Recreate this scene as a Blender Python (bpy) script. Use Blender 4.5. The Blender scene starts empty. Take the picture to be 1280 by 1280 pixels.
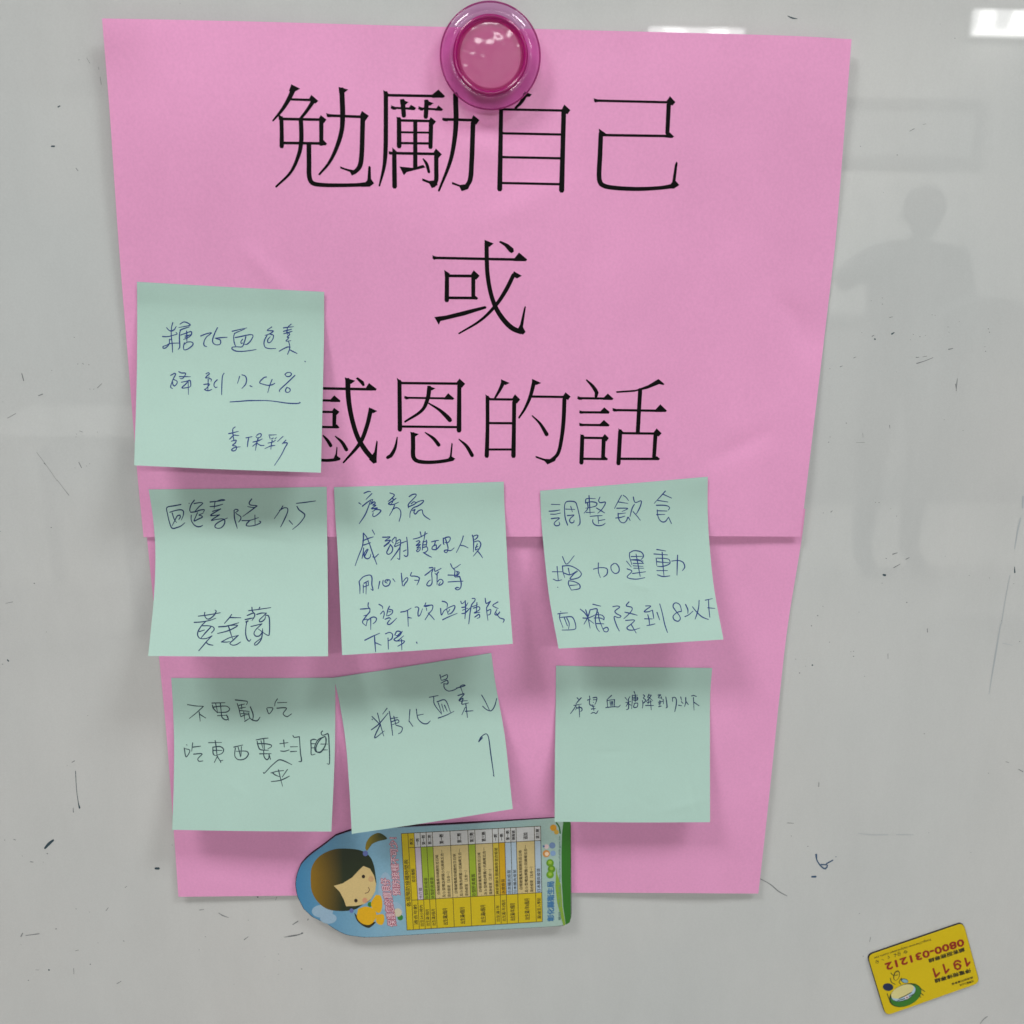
import bpy, bmesh, math, random
import numpy as np
from mathutils import Vector, Matrix
random.seed(7); rng = np.random.RandomState(5)
S = bpy.context.scene
col = S.collection
R_ = math.radians

# ------------------------------------------------------------------ camera
# units are metres; the whiteboard face is the plane y = 0, the room lies at y < 0
F_PX = 1240.0                                  # focal length for a 1280 px wide picture
CAM = Vector((-0.0072, -0.4305, 0.0225))
PIT, YAW, ROL = R_(-15.06), R_(-2.80), R_(-0.56)
RM = Matrix.Rotation(YAW, 3, 'Z') @ Matrix.Rotation(PIT, 3, 'X') @ Matrix.Rotation(ROL, 3, 'Y')
cam_d = bpy.data.cameras.new('camera'); cam = bpy.data.objects.new('camera', cam_d); col.objects.link(cam)
cam_d.sensor_width = 36.0; cam_d.lens = 36.0 * F_PX / 1280.0
cam_d.clip_start = 0.01; cam_d.clip_end = 100
cam.matrix_world = Matrix.Translation(CAM) @ (RM @ Matrix.Rotation(R_(90), 3, 'X')).to_4x4()
cam_d.dof.use_dof = True; cam_d.dof.focus_distance = 0.44; cam_d.dof.aperture_fstop = 12.5
S.camera = cam
# ------------------------------------------------------------------ light
W = bpy.data.worlds.new('World'); S.world = W; W.use_nodes = True
W.node_tree.nodes['Background'].inputs[0].default_value = (0.97, 1.0, 0.98, 1)
W.node_tree.nodes['Background'].inputs[1].default_value = 0.07
def area(name, loc, target, sx, sy, power, colr):
    d = bpy.data.lights.new(name, 'AREA'); d.shape = 'RECTANGLE'; d.size = sx; d.size_y = sy
    d.energy = power; d.color = colr
    o = bpy.data.objects.new(name, d); col.objects.link(o); o.location = loc
    o.rotation_euler = (Vector(target) - Vector(loc)).to_track_quat('-Z', 'Y').to_euler()
    return o
area('ceiling_light_left', (-0.86, -0.72, 1.32), (-0.86, -0.72, 0), 0.62, 0.35, 21.2, (1.0, 0.985, 0.965))
area('ceiling_light_back', (0.8, -4.3, 1.42), (0.8, -4.3, 0), 3.6, 0.5, 140, (1, 1, 0.98))
area('ceiling_light_right', (0.92, -0.76, 1.32), (0.92, -0.76, 0), 0.62, 0.35, 19, (0.96, 1.0, 0.985))
S.view_settings.view_transform = 'Standard'; S.view_settings.look = 'None'
S.view_settings.gamma = 1.0; S.view_settings.exposure = 0.0; S.view_settings.use_curve_mapping = False

# ------------------------------------------------------------------ helpers
def at(px, py, depth=0.0):
    """world point of the photo's pixel on the plane that stands `depth` metres in front of the board"""
    d = RM @ Vector(((px - 640) / F_PX, 1.0, (640 - py) / F_PX))
    t = (-depth - CAM.y) / d.y
    return CAM + d * t
def mirror_at(px, py, dist):
    """world point, `dist` metres in front of the board, that is seen reflected in the board at that pixel"""
    d = RM @ Vector(((px - 640) / F_PX, 1.0, (640 - py) / F_PX))
    c = Vector((CAM.x, -CAM.y, CAM.z)); d = Vector((d.x, -d.y, d.z))
    return c + d * ((-dist - c.y) / d.y)
def link(name, me, mat=None, parent=None):
    o = bpy.data.objects.new(name, me); col.objects.link(o)
    if mat is not None: me.materials.append(mat)
    if parent is not None: o.parent = parent
    return o
def mesh_obj(name, verts, faces, mat=None, parent=None, origin=None, smooth=False, cols=None):
    if origin is None:
        origin = parent.location.copy() if parent is not None else sum((Vector(v) for v in verts), Vector()) / len(verts)
    me = bpy.data.meshes.new(name)
    me.from_pydata([tuple(Vector(v) - origin) for v in verts], [], faces); me.update()
    if smooth: me.polygons.foreach_set('use_smooth', [True] * len(me.polygons))
    if cols is not None:
        a = me.color_attributes.new('Col', 'FLOAT_COLOR', 'POINT')
        a.data.foreach_set('color', np.array([(*c[:3], 1.0) for c in cols], dtype=np.float32).ravel())
    o = link(name, me, mat, parent)
    if parent is None: o.location = origin
    return o
def tag(o, label=None, cat=None, group=None, kind=None):
    if label: o['label'] = label
    if cat: o['category'] = cat
    if group: o['group'] = group
    if kind: o['kind'] = kind
    return o
def lin(r, g, b):
    f = lambda c: (c / 255 / 12.92) if c <= 10 else (((c / 255) + 0.055) / 1.055) ** 2.4
    return (f(r), f(g), f(b))
def catmull(pts, step):
    """smooth open curve through n-dimensional points, sampled about every `step`"""
    P = np.array(pts, float)
    if len(P) < 3: 
        n = max(1, int(np.linalg.norm(P[-1][:2] - P[0][:2]) / step)); t = np.linspace(0, 1, n + 1)[:, None]
        return P[0] * (1 - t) + P[-1] * t
    Q = np.vstack([2 * P[0] - P[1], P, 2 * P[-1] - P[-2]]); out = []
    for i in range(1, len(Q) - 2):
        n = max(1, int(np.linalg.norm(Q[i + 1][:2] - Q[i][:2]) / step))
        # centripetal-like: damp the tangents where the segments differ a lot in length
        l0, l1, l2 = [np.linalg.norm(Q[i + k][:2] - Q[i + k - 1][:2]) + 1e-6 for k in (0, 1, 2)]
        m1 = (Q[i + 1] - Q[i - 1]) / (l0 + l1) * l1; m2 = (Q[i + 2] - Q[i]) / (l1 + l2) * l1
        for k in range(n):
            t = k / n; t2 = t * t; t3 = t2 * t
            out.append((2*t3 - 3*t2 + 1) * Q[i] + (t3 - 2*t2 + t) * m1 + (-2*t3 + 3*t2) * Q[i + 1] + (t3 - t2) * m2)
    out.append(Q[-2]); return np.array(out)
def ribbon(V, Fc, pts, put):
    """pts (x,y,w) in photo px -> quad strip with rounded ends; put(x,y) gives the 3D point"""
    P = np.array(pts, float)
    T = np.gradient(P[:, :2], axis=0) if len(P) > 1 else np.array([[1., 0.]])
    T /= (np.linalg.norm(T, axis=1)[:, None] + 1e-9); N = np.stack([-T[:, 1], T[:, 0]], 1)
    h = P[:, 2:3] / 2
    rows = []
    a = P[0, :2] - T[0] * h[0] * .8; rows.append((a + N[0] * h[0] * .55, a - N[0] * h[0] * .55))
    for i in range(len(P)): rows.append((P[i, :2] + N[i] * h[i], P[i, :2] - N[i] * h[i]))
    a = P[-1, :2] + T[-1] * h[-1] * .8; rows.append((a + N[-1] * h[-1] * .55, a - N[-1] * h[-1] * .55))
    b = len(V)
    for l, r in rows: V.append(put(*l)); V.append(put(*r))
    for i in range(len(rows) - 1):
        k = b + 2 * i; Fc.append((k, k + 2, k + 3, k + 1))
def polygon(V, Fc, pts, put):
    b = len(V)
    for p in pts: V.append(put(*p))
    Fc.append(tuple(range(b, b + len(pts))))

# ------------------------------------------------------------------ materials
def nodes_mat(name):
    m = bpy.data.materials.new(name); m.use_nodes = True
    return m, m.node_tree, m.node_tree.nodes['Principled BSDF']
def simple(name, c, rough=0.6, spec=0.5, coat=0.0):
    m, nt, b = nodes_mat(name)
    b.inputs['Base Color'].default_value = (*c, 1); b.inputs['Roughness'].default_value = rough
    b.inputs['Specular IOR Level'].default_value = spec; b.inputs['Coat Weight'].default_value = coat
    b.inputs['Coat Roughness'].default_value = 0.08
    return m
def paper(name, c, rough=0.85, mott=0.05, fib=900, bump=0.25, trans=0.0):
    m, nt, b = nodes_mat(name); N = nt.nodes; L = nt.links
    tc = N.new('ShaderNodeTexCoord')
    n1 = N.new('ShaderNodeTexNoise'); n1.inputs['Scale'].default_value = fib; n1.inputs['Detail'].default_value = 1.9
    n2 = N.new('ShaderNodeTexNoise'); n2.inputs['Scale'].default_value = 30; n2.inputs['Detail'].default_value = 3
    L.new(tc.outputs['Object'], n1.inputs['Vector']); L.new(tc.outputs['Object'], n2.inputs['Vector'])
    add = N.new('ShaderNodeMath'); add.operation = 'ADD'
    L.new(n1.outputs['Fac'], add.inputs[0]); L.new(n2.outputs['Fac'], add.inputs[1])
    mr = N.new('ShaderNodeMapRange'); mr.inputs['From Min'].default_value = .6; mr.inputs['From Max'].default_value = 1.4
    mr.inputs['To Min'].default_value = 1 - mott; mr.inputs['To Max'].default_value = 1 + mott
    L.new(add.outputs[0], mr.inputs['Value'])
    mul = N.new('ShaderNodeVectorMath'); mul.operation = 'SCALE'; mul.inputs[0].default_value = c
    L.new(mr.outputs[0], mul.inputs['Scale']); L.new(mul.outputs[0], b.inputs['Base Color'])
    b.inputs['Roughness'].default_value = rough; b.inputs['Specular IOR Level'].default_value = 0.3
    bp = N.new('ShaderNodeBump'); bp.inputs['Strength'].default_value = bump; bp.inputs['Distance'].default_value = 0.00008
    L.new(n1.outputs['Fac'], bp.inputs['Height']); L.new(bp.outputs[0], b.inputs['Normal'])
    if trans:
        out = N['Material Output']; mx = N.new('ShaderNodeMixShader'); mx.inputs[0].default_value = trans
        tr = N.new('ShaderNodeBsdfTranslucent'); L.new(mul.outputs[0], tr.inputs['Color'])
        L.new(b.outputs[0], mx.inputs[1]); L.new(tr.outputs[0], mx.inputs[2]); L.new(mx.outputs[0], out.inputs['Surface'])
    return m
def print_mat(name, rough=0.35, spec=0.5, grain=0.05):
    m, nt, b = nodes_mat(name); N = nt.nodes; L = nt.links
    a = N.new('ShaderNodeVertexColor'); a.layer_name = 'Col'
    tc = N.new('ShaderNodeTexCoord'); n1 = N.new('ShaderNodeTexNoise'); n1.inputs['Scale'].default_value = 1400; n1.inputs['Detail'].default_value = 3
    L.new(tc.outputs['Object'], n1.inputs['Vector'])
    mr = N.new('ShaderNodeMapRange'); mr.inputs['From Min'].default_value = .3; mr.inputs['From Max'].default_value = .7
    mr.inputs['To Min'].default_value = 1 - grain; mr.inputs['To Max'].default_value = 1 + grain
    L.new(n1.outputs['Fac'], mr.inputs['Value'])
    mul = N.new('ShaderNodeVectorMath'); mul.operation = 'SCALE'
    L.new(a.outputs['Color'], mul.inputs[0]); L.new(mr.outputs[0], mul.inputs['Scale']); L.new(mul.outputs[0], b.inputs['Base Color'])
    b.inputs['Roughness'].default_value = rough; b.inputs['Specular IOR Level'].default_value = spec
    return m

PINK = (0.875, 0.38, 0.655); MINT = (0.482, 0.682, 0.612)
m_pink = paper('pink_paper', PINK, trans=0.08, mott=0.055, bump=0.4)
m_mint = paper('mint_paper', MINT, trans=0.14, mott=0.03, fib=1300, bump=0.2)
m_ink = simple('laser_toner', (0.002, 0.002, 0.002), 0.7, 0.12)
m_blue = simple('blue_ballpoint', (0.022, 0.050, 0.20), 0.5, 0.2)
m_navy = simple('dark_ballpoint', (0.018, 0.042, 0.125), 0.5, 0.2)
m_grey = simple('faint_ballpoint', (0.035, 0.065, 0.085), 0.5, 0.2)
m_print = print_mat('magnet_print'); m_black = simple('black_magnet_rubber', (0.012, 0.011, 0.012), 0.6)

def board_mat():
    m, nt, b = nodes_mat('whiteboard_enamel'); N = nt.nodes; L = nt.links
    tc = N.new('ShaderNodeTexCoord')
    n1 = N.new('ShaderNodeTexNoise'); n1.inputs['Scale'].default_value = 3.2; n1.inputs['Detail'].default_value = 5
    n2 = N.new('ShaderNodeTexNoise'); n2.inputs['Scale'].default_value = 1300; n2.inputs['Detail'].default_value = 3
    mp = N.new('ShaderNodeMapping'); mp.inputs['Rotation'].default_value = (0, R_(25), 0); mp.inputs['Scale'].default_value = (1, 1, .35)
    n3 = N.new('ShaderNodeTexNoise'); n3.inputs['Scale'].default_value = 45; n3.inputs['Detail'].default_value = 6; n3.inputs['Roughness'].default_value = .7
    L.new(tc.outputs['Object'], n1.inputs['Vector']); L.new(tc.outputs['Object'], n2.inputs['Vector'])
    L.new(tc.outputs['Object'], mp.inputs[0]); L.new(mp.outputs[0], n3.inputs['Vector'])
    cr = N.new('ShaderNodeValToRGB'); cr.color_ramp.elements[0].position = .32; cr.color_ramp.elements[1].position = .68
    cr.color_ramp.elements[0].color = (0.53, 0.553, 0.556, 1); cr.color_ramp.elements[1].color = (0.597, 0.592, 0.586, 1)
    L.new(n1.outputs['Fac'], cr.inputs[0])
    ad = N.new('ShaderNodeMath'); ad.operation = 'ADD'; L.new(n2.outputs['Fac'], ad.inputs[0]); L.new(n3.outputs['Fac'], ad.inputs[1])
    mr = N.new('ShaderNodeMapRange'); mr.inputs['From Min'].default_value = .6; mr.inputs['From Max'].default_value = 1.4
    mr.inputs['To Min'].default_value = .945; mr.inputs['To Max'].default_value = 1.045
    L.new(ad.outputs[0], mr.inputs['Value'])
    mul = N.new('ShaderNodeVectorMath'); mul.operation = 'SCALE'
    L.new(cr.outputs[0], mul.inputs[0]); L.new(mr.outputs[0], mul.inputs['Scale']); L.new(mul.outputs[0], b.inputs['Base Color'])
    b.inputs['Roughness'].default_value = 0.0; b.inputs['Specular IOR Level'].default_value = 0.95
    return m

# ------------------------------------------------------------------ whiteboard
def box(name, x0, x1, y0, y1, z0, z1, mat, parent=None):
    v = [(x, y, z) for x in (x0, x1) for y in (y0, y1) for z in (z0, z1)]
    f = [(0, 1, 3, 2), (4, 6, 7, 5), (0, 4, 5, 1), (2, 3, 7, 6), (0, 2, 6, 4), (1, 5, 7, 3)]
    return mesh_obj(name, v, f, mat, parent)
board = box('whiteboard', -1.2, 1.2, 0.0, 0.012, -0.75, 0.55, board_mat())
tag(board, 'glossy off-white whiteboard with small pen specks behind the papers and magnets', 'whiteboard')

# ------------------------------------------------------------------ curved sheets
def smooth01(x): x = min(1, max(0, x)); return x * x * (3 - 2 * x)
class Sheet:
    def __init__(s, top, right, bottom, left, depth):
        s.e = []
        for pts in (top, right, bottom, left):
            P = catmull(pts, 3.0); d = np.r_[0, np.cumsum(np.linalg.norm(np.diff(P, axis=0), axis=1))]
            s.e.append((P, d / d[-1]))
        s.depth = depth
        s.c = [np.array(top[0], float), np.array(top[-1], float), np.array(bottom[-1], float), np.array(bottom[0], float)]
    def edge(s, k, t):
        P, d = s.e[k]; return np.array([np.interp(t, d, P[:, 0]), np.interp(t, d, P[:, 1])])
    def px(s, u, v):
        T, Rr, B, Lf = s.edge(0, u), s.edge(1, v), s.edge(2, u), s.edge(3, v); c = s.c
        return (1-v)*T + v*B + (1-u)*Lf + u*Rr - ((1-u)*(1-v)*c[0] + u*(1-v)*c[1] + u*v*c[2] + (1-u)*v*c[3])
    def inv(s, x, y):
        u = v = .5; t = np.array([x, y])
        for _ in range(7):
            p = s.px(min(1, max(0, u)), min(1, max(0, v))) 
            uu, vv = min(.98, max(0.0, u)), min(.98, max(0.0, v)); h = .02
            p0 = s.px(uu, vv); J = np.stack([(s.px(uu+h, vv)-p0)/h, (s.px(uu, vv+h)-p0)/h], 1)
            base = s.px(min(1, max(0, u)), min(1, max(0, v)))
            d = np.linalg.solve(J, t - base); u = min(1, max(0, u)) + d[0]; v = min(1, max(0, v)) + d[1]
            if abs(d[0]) + abs(d[1]) < 1e-4: break
        return min(1, max(0, u)), min(1, max(0, v))
    def put(s, x, y, eps=0.00006):
        u, v = s.inv(x, y); return at(x, y, s.depth(u, v) + eps)
    def build(s, name, mat, nu, nv, thick=0.0001):
        V = []; Fc = []; n = (nu + 1) * (nv + 1)
        for j in range(nv + 1):
            for i in range(nu + 1):
                u, v = i / nu, j / nv; p = s.px(u, v); V.append(at(p[0], p[1], s.depth(u, v)))
        V += [p + Vector((0, thick, 0)) for p in V[:n]]
        id_ = lambda i, j: j * (nu + 1) + i
        for j in range(nv):
            for i in range(nu):
                a, b, c, d = id_(i, j), id_(i+1, j), id_(i+1, j+1), id_(i, j+1)
                Fc.append((a, d, c, b)); Fc.append((a+n, b+n, c+n, d+n))
        def rim(a, b):
            q = len(V); V.extend([V[a], V[b], V[b+n], V[a+n]]); Fc.append((q, q+1, q+2, q+3))
        for i in range(nu): rim(id_(i, 0), id_(i+1, 0)); rim(id_(i+1, nv), id_(i, nv))
        for j in range(nv): rim(id_(0, j+1), id_(0, j)); rim(id_(nu, j), id_(nu, j+1))
        return mesh_obj(name, V, Fc, mat, smooth=True)

def wave(u, v, k, a):          # low, irregular buckling of a hanging sheet
    return a * (math.sin(3.1*u + 2.3*v + k) * math.sin(4.7*v - 1.9*u + 2*k) + .5 * math.sin(7.3*u - 3*v + 3*k) * math.sin(5.1*v + 2.2*u + k))
MM = 0.001
def d_low(u, v):
    e = 2.0 + 1.2 * smooth01(v) + wave(u, v, 1.3, 1.3) * smooth01(v * 2.5) - .8 * math.exp(-((1 - u) / .06) ** 2)
    hold = math.exp(-(((u - .45) / .3) ** 2)) * smooth01((v - .6) / .4)
    return (e * (1 - hold) + 0.5 * hold) * MM
def d_up(u, v):
    r = math.hypot((u - .517) * 297, (v - .06) * 210)
    g = 1 - math.exp(-(r / 55) ** 2)
    lift = 4.2 + 0.3 * smooth01(v) + wave(u, v, .4, 2.0) * (1 - .55 * smooth01((v - .78) / .2)) - 1.5 * math.exp(-(u / .055) ** 2) - 1.2 * math.exp(-((1 - u) / .06) ** 2)
    ang = math.atan2(v * 210 - 12, (u - .517) * 297)
    crease = .35 * math.sin(5 * ang + .6) * math.exp(-(r / 75) ** 2) * g
    corner = 2.2 * math.exp(-((u / .07) ** 2 + (v / .08) ** 2))        # dog-eared top left corner
    def ridge(a, b, c, d, w, h):
        L2 = (c - a) ** 2 + (d - b) ** 2; t = min(1, max(0, ((u - a) * (c - a) + (v - b) * (d - b)) / L2)); q = math.hypot(u - a - t * (c - a), (v - b - t * (d - b)) * .7)
        return 1.6 * h * math.exp(-(q / w) ** 2) * math.sin(math.pi * min(1, max(0, t * .9 + .05)))
    crease += ridge(.17, .43, .25, .55, .010, .35) + ridge(.84, .86, .95, .78, .012, -.4) + ridge(.93, .52, .99, .62, .012, -.5) + ridge(.62, .30, .50, .40, .02, .3) + ridge(.45, .22, .58, .26, .02, .35)
    dent = -.9 * math.exp(-(((u - .985) / .035) ** 2 + ((v - .58) / .05) ** 2))
    d = 0.5 + (lift - 0.5) * g + crease + corner + dent
    lo = 0.5 if v < .9 else 0.5 + 12 * (v - .9)           # never behind the board, nor behind the lower sheet
    return (lo + (math.sqrt((d - lo) ** 2 + .25) + (d - lo)) / 2) * MM

up = Sheet([(127.5, 23), (300, 26.5), (530, 33), (700, 37), (980, 44.5), (1064.5, 49)],
           [(1064.5, 49), (1055, 170), (1044.5, 300), (1033, 400), (1021, 500), (1011.5, 580), (1000.5, 671)],
           [(179.5, 671.5), (500, 671.3), (887, 670.5), (1000.5, 671)],
           [(127.5, 23), (137, 140), (148, 300), (160.5, 455), (172.3, 600), (179.5, 671.5)], d_up)
low = Sheet([(180, 636), (600, 635), (1006.8, 636)],
            [(1006.8, 636), (1002, 675), (985, 780), (974.5, 870), (961, 1000), (948, 1117)],
            [(223, 1121), (370, 1119.5), (715, 1116), (948, 1117)],
            [(180, 636), (184, 675), (199, 824), (208, 918), (218, 1050), (223, 1121)], d_low)
lower = low.build('paper_sheet', m_pink, 80, 60)
tag(lower, 'unprinted pink paper sheet tucked under the printed one, sticky notes on it', 'paper', 'pink paper sheets')
upper = up.build('paper_sheet', m_pink, 110, 80)
tag(upper, 'pink paper sheet printed with big black Chinese characters', 'paper', 'pink paper sheets')

# printed characters: s = tapering stroke (x, y, width ...), p = polygon, in the pixels of an enlarged crop
GL = {
'mian': (320, 90, 4.571, """s 215,95,30 190,150,26 150,215,20 97,278,10|p 202,70 252,95 228,108 208,122 188,108|s 200,156,14 320,160,14|p 316,130 356,165 340,180 298,163
|s 325,170,24 290,222,20 255,265,16|p 128,240 158,262 130,275|s 145,262,24 147,345,24 147,425,26|s 150,268,16 380,272,16|p 370,246 403,272 388,292 355,272|s 373,280,26 373,412,24|p 385,388 406,409 398,419 360,418
|s 150,405,16 395,408,16|s 256,270,26 259,340,26 258,400,26 245,470,23 200,570,17 115,655,12|s 302,415,28 303,520,28 305,600,28 322,634,26 380,645,24 480,647,22 580,645,22 640,640,26|p 650,535 656,545 657,610 675,636 650,655 600,656 636,618 642,540
|p 472,85 527,100 505,118 475,120|s 490,100,30 493,170,30 495,240,30 490,330,27 465,420,24 420,515,18 362,585,12|p 400,235 430,242 430,258 408,258|s 410,248,16 600,256,16|p 605,222 645,250 622,282 590,258|s 610,265,28 607,380,28 603,480,28 592,540,28 562,575,22|p 480,539 520,553 555,560 592,545 580,574 548,592 535,570 482,551"""),
'li': (320, 90, 4.571, """p 727,102 757,124 730,140|s 740,132,16 1050,138,16|p 1042,100 1081,138 1070,147 1005,147 1008,128|s 742,120,26 742,300,26 740,450,26 732,540,21 705,650,10
|s 775,204,13 905,210,13|p 885,187 915,205 905,218 865,215|s 838,165,28 845,250,26|p 822,155 872,172 850,190 825,185|s 932,208,13 1060,214,13|p 1042,190 1070,215 1060,222 1022,220|s 975,168,28 970,257,26|p 960,158 1015,178 995,192 965,190
|p 770,190 800,200 800,215 780,215|p 927,195 955,205 955,220 938,220|s 817,268,26 818,425,28|p 803,254 832,272 805,288|s 815,276,15 1000,280,15|p 998,257 1029,283 1012,304 985,285|s 1000,290,26 997,430,25|s 830,344,12 990,346,12|s 830,406,14 995,408,14|s 910,285,24 910,545,26
|p 757,452 790,460 790,472 765,472|p 778,430 806,456 780,472|s 765,463,16 1030,468,16|s 790,458,26 792,655,28|p 1028,437 1062,470 1042,492 1008,470|s 1030,480,26 1030,560,26 1029,620,26 1015,650,22|p 950,608 990,622 1030,618 1038,645 1005,664 990,637 950,621|p 820,540 900,548 955,530 968,545 860,572 845,590|s 955,496,8 975,525,18 988,572,16
|s 1140,128,30 1141,180,30 1143,270,30 1135,380,27 1110,510,22 1045,678,12|p 1065,260 1095,268 1095,282 1072,280|s 1070,270,16 1240,275,16|p 1242,246 1277,275 1257,302 1228,277|s 1240,290,28 1236,420,28 1232,520,28 1222,620,28 1192,665,20|p 1120,628 1165,645 1205,640 1226,638 1212,668 1175,681 1162,655 1120,641"""),
'zi': (580, 90, 4.571, """p 345,112 388,128 376,141 355,142|s 352,128,28 325,175,20 295,205,14|s 212,212,24 209,400,26 204,670,30|s 203,213,14 570,220,14|p 573,186 608,218 591,241 553,224|s 570,228,28 564,450,28 558,677,31|s 222,350,14 560,357,14|s 220,486,14 555,493,14|s 215,634,14 550,641,14"""),
'ji': (580, 90, 4.571, """s 748,163,14 1170,173,14|p 740,150 770,158 770,170 748,174|p 1177,138 1208,172 1191,192 1153,172|s 1170,185,26 1162,350,24|p 1175,345 1201,368 1190,377 1150,374|s 790,360,15 1185,366,15|p 770,323 812,352 775,372|s 782,350,27 777,480,28 772,600,28 784,640,28 830,658,26 980,668,24 1120,662,22 1200,650,26|p 1213,512 1221,518 1209,620 1230,646 1200,666 1160,666 1190,628 1205,530"""),
'huo': (520, 290, 8, """s 175,258,27 600,267,27 1000,275,27|p 162,232 200,245 200,272 178,279|p 1030,205 1113,275 1098,292 975,290 985,262|p 685,78 777,115 735,147 690,152|s 706,110,44 708,280,44 716,430,44 745,600,44 795,750,46 870,870,50 960,960,52 1050,1000,48|p 1090,740 1099,748 1070,950 1096,1000 1070,1026 1000,1000 1040,930 1080,760
|p 828,100 845,88 920,120 975,165 979,195 955,212 930,195 885,140|p 978,392 1059,438 1010,464 962,440|s 975,430,42 900,580,42 800,730,36 650,880,27 430,1015,16|s 310,420,42 308,683,47|p 282,378 342,420 290,455|s 330,438,29 570,440,29|p 577,382 636,437 602,477 543,437|s 573,450,42 573,650,40|p 590,635 622,660 610,676 550,672|s 330,658,28 600,660,28|p 183,850 300,835 560,770 690,740 705,750 700,765 480,835 245,890 228,928"""),
'gan': (390, 460, 5.333, """s 30,135,18 400,142,18|p 380,100 432,140 425,150 355,150 360,130|p 218,62 288,85 260,106 225,105|s 238,80,34 243,200,34 262,320,32 300,450,32 350,540,34 410,612,34|p 430,482 438,490 431,600 432,630 410,638 380,610 415,560|p 292,68 305,62 345,90 352,115 340,122 325,105|s 30,215,16 180,218,16|p 148,182 190,218 185,227 120,226 125,208
|s 30,292,16 150,293,16|p 147,265 183,292 166,313 130,292|s 150,300,28 148,385,26|p 165,375 184,397 175,402 130,400|s 30,392,16 170,395,16|p 380,262 435,287 410,301 375,290|s 392,280,30 365,390,28 320,500,26 210,630,12|s 75,450,10 105,485,22 125,518,24|s 155,455,8 200,495,22 230,545,26|s 30,612,20 100,616,20 150,612,22 182,605,20|p 163,525 170,530 168,585 190,605 165,620 140,612 158,570"""),
'en': (390, 460, 5.333, """s 583,90,28 586,412,31|p 565,65 607,97 575,120|s 590,100,17 985,104,17|p 983,70 1021,105 999,132 958,104|s 982,115,28 980,417,33|s 595,390,16 975,394,16|s 620,198,14 940,203,14|p 615,185 645,193 645,207 625,210|p 908,168 949,203 940,212 880,210 885,195|p 768,118 823,135 800,149 770,147|s 782,130,30 772,200,28 735,280,22 620,358,14|s 778,235,10 850,280,20 900,325,30 920,348,30
|s 568,462,8 555,530,20 525,585,26 503,597,22|p 655,425 713,440 690,456 660,457|s 673,440,30 674,520,30 675,590,30 692,615,28 730,626,26 800,628,24 880,620,24 938,608,24|p 930,498 938,505 932,590 956,605 930,622 890,625 918,590|s 755,430,8 810,470,22 845,513,26|s 980,475,8 1030,520,22 1068,583,26"""),
'de': (600, 460, 5.333, """p 140,75 198,100 170,113 140,105|s 155,95,28 135,140,22 100,200,14|s 50,195,26 50,400,26 45,587,30|p 36,175 72,202 42,224|s 60,208,16 230,210,16|p 233,175 268,210 246,237 210,210|s 228,225,28 226,400,28 223,587,31|s 65,367,16 215,368,16|s 60,543,15 210,543,15|p 347,72 408,100 375,113 345,105|s 360,95,28 335,190,24 300,270,18 260,332,12|s 340,190,16 555,193,16|p 570,162 604,190 587,213 548,195
|s 563,205,28 557,350,28 542,480,26 517,575,24 465,622,22|p 370,585 430,605 480,608 520,578 500,620 450,643 430,620 372,598|s 348,318,8 400,370,18 445,443,28"""),
'hua': (600, 460, 5.333, """s 710,80,10 750,120,22 778,165,27 773,190,20|s 655,201,16 880,204,16|p 650,187 680,197 680,212 657,212|p 852,170 890,205 882,213 820,212 825,197|s 668,295,16 855,296,16|p 662,282 690,290 690,303 670,305|p 828,262 865,293 858,304 798,304 803,288|s 668,379,16 855,381,16|p 660,365 690,373 690,388 668,388|p 826,346 864,380 858,389 798,389 800,372
|s 682,455,28 676,632,29|p 668,440 707,463 675,480|s 690,465,16 830,467,16|p 832,440 859,467 843,490 810,467|s 825,475,28 820,600,26|p 835,590 852,607 845,614 805,614|s 690,605,16 845,607,16|p 908,155 1040,145 1120,115 1190,73 1230,107 1222,113 1195,107 1120,137 1030,158 910,166|s 1068,145,28 1060,280,28 1052,430,28|s 890,280,16 1200,285,16|p 882,266 915,275 915,290 892,290|p 1202,242 1247,285 1238,293 1165,293 1172,275
|s 935,420,28 923,637,29|p 922,402 962,430 930,445|s 940,434,16 1175,437,16|p 1177,402 1211,435 1191,457 1153,437|s 1170,445,28 1160,595,26|p 1178,587 1200,605 1190,614 1145,614|s 935,605,17 1190,606,17"""),
}
def nums(s): return [tuple(float(a) for a in q.split(',')) for q in s.split()]
for key, (x0, y0, sc, data) in GL.items():
    V = []; Fc = []; k = 0
    for it in data.replace('\n', '').split('|'):
        it = it.strip()
        if not it: continue
        k += 1; e = 0.00006 + k * 4e-7; pts = nums(it[1:]); put = lambda x, y: up.put(x, y, e)
        if it[0] == 's':
            P = [(x0 + a / sc, y0 + b / sc, w / sc * .97) for a, b, w in pts]
            ribbon(V, Fc, catmull(P, 2.5), put)
        else: polygon(V, Fc, [(x0 + a / sc, y0 + b / sc) for a, b in pts], put)
    mesh_obj('printed_character', V, Fc, m_ink, upper)

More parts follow.
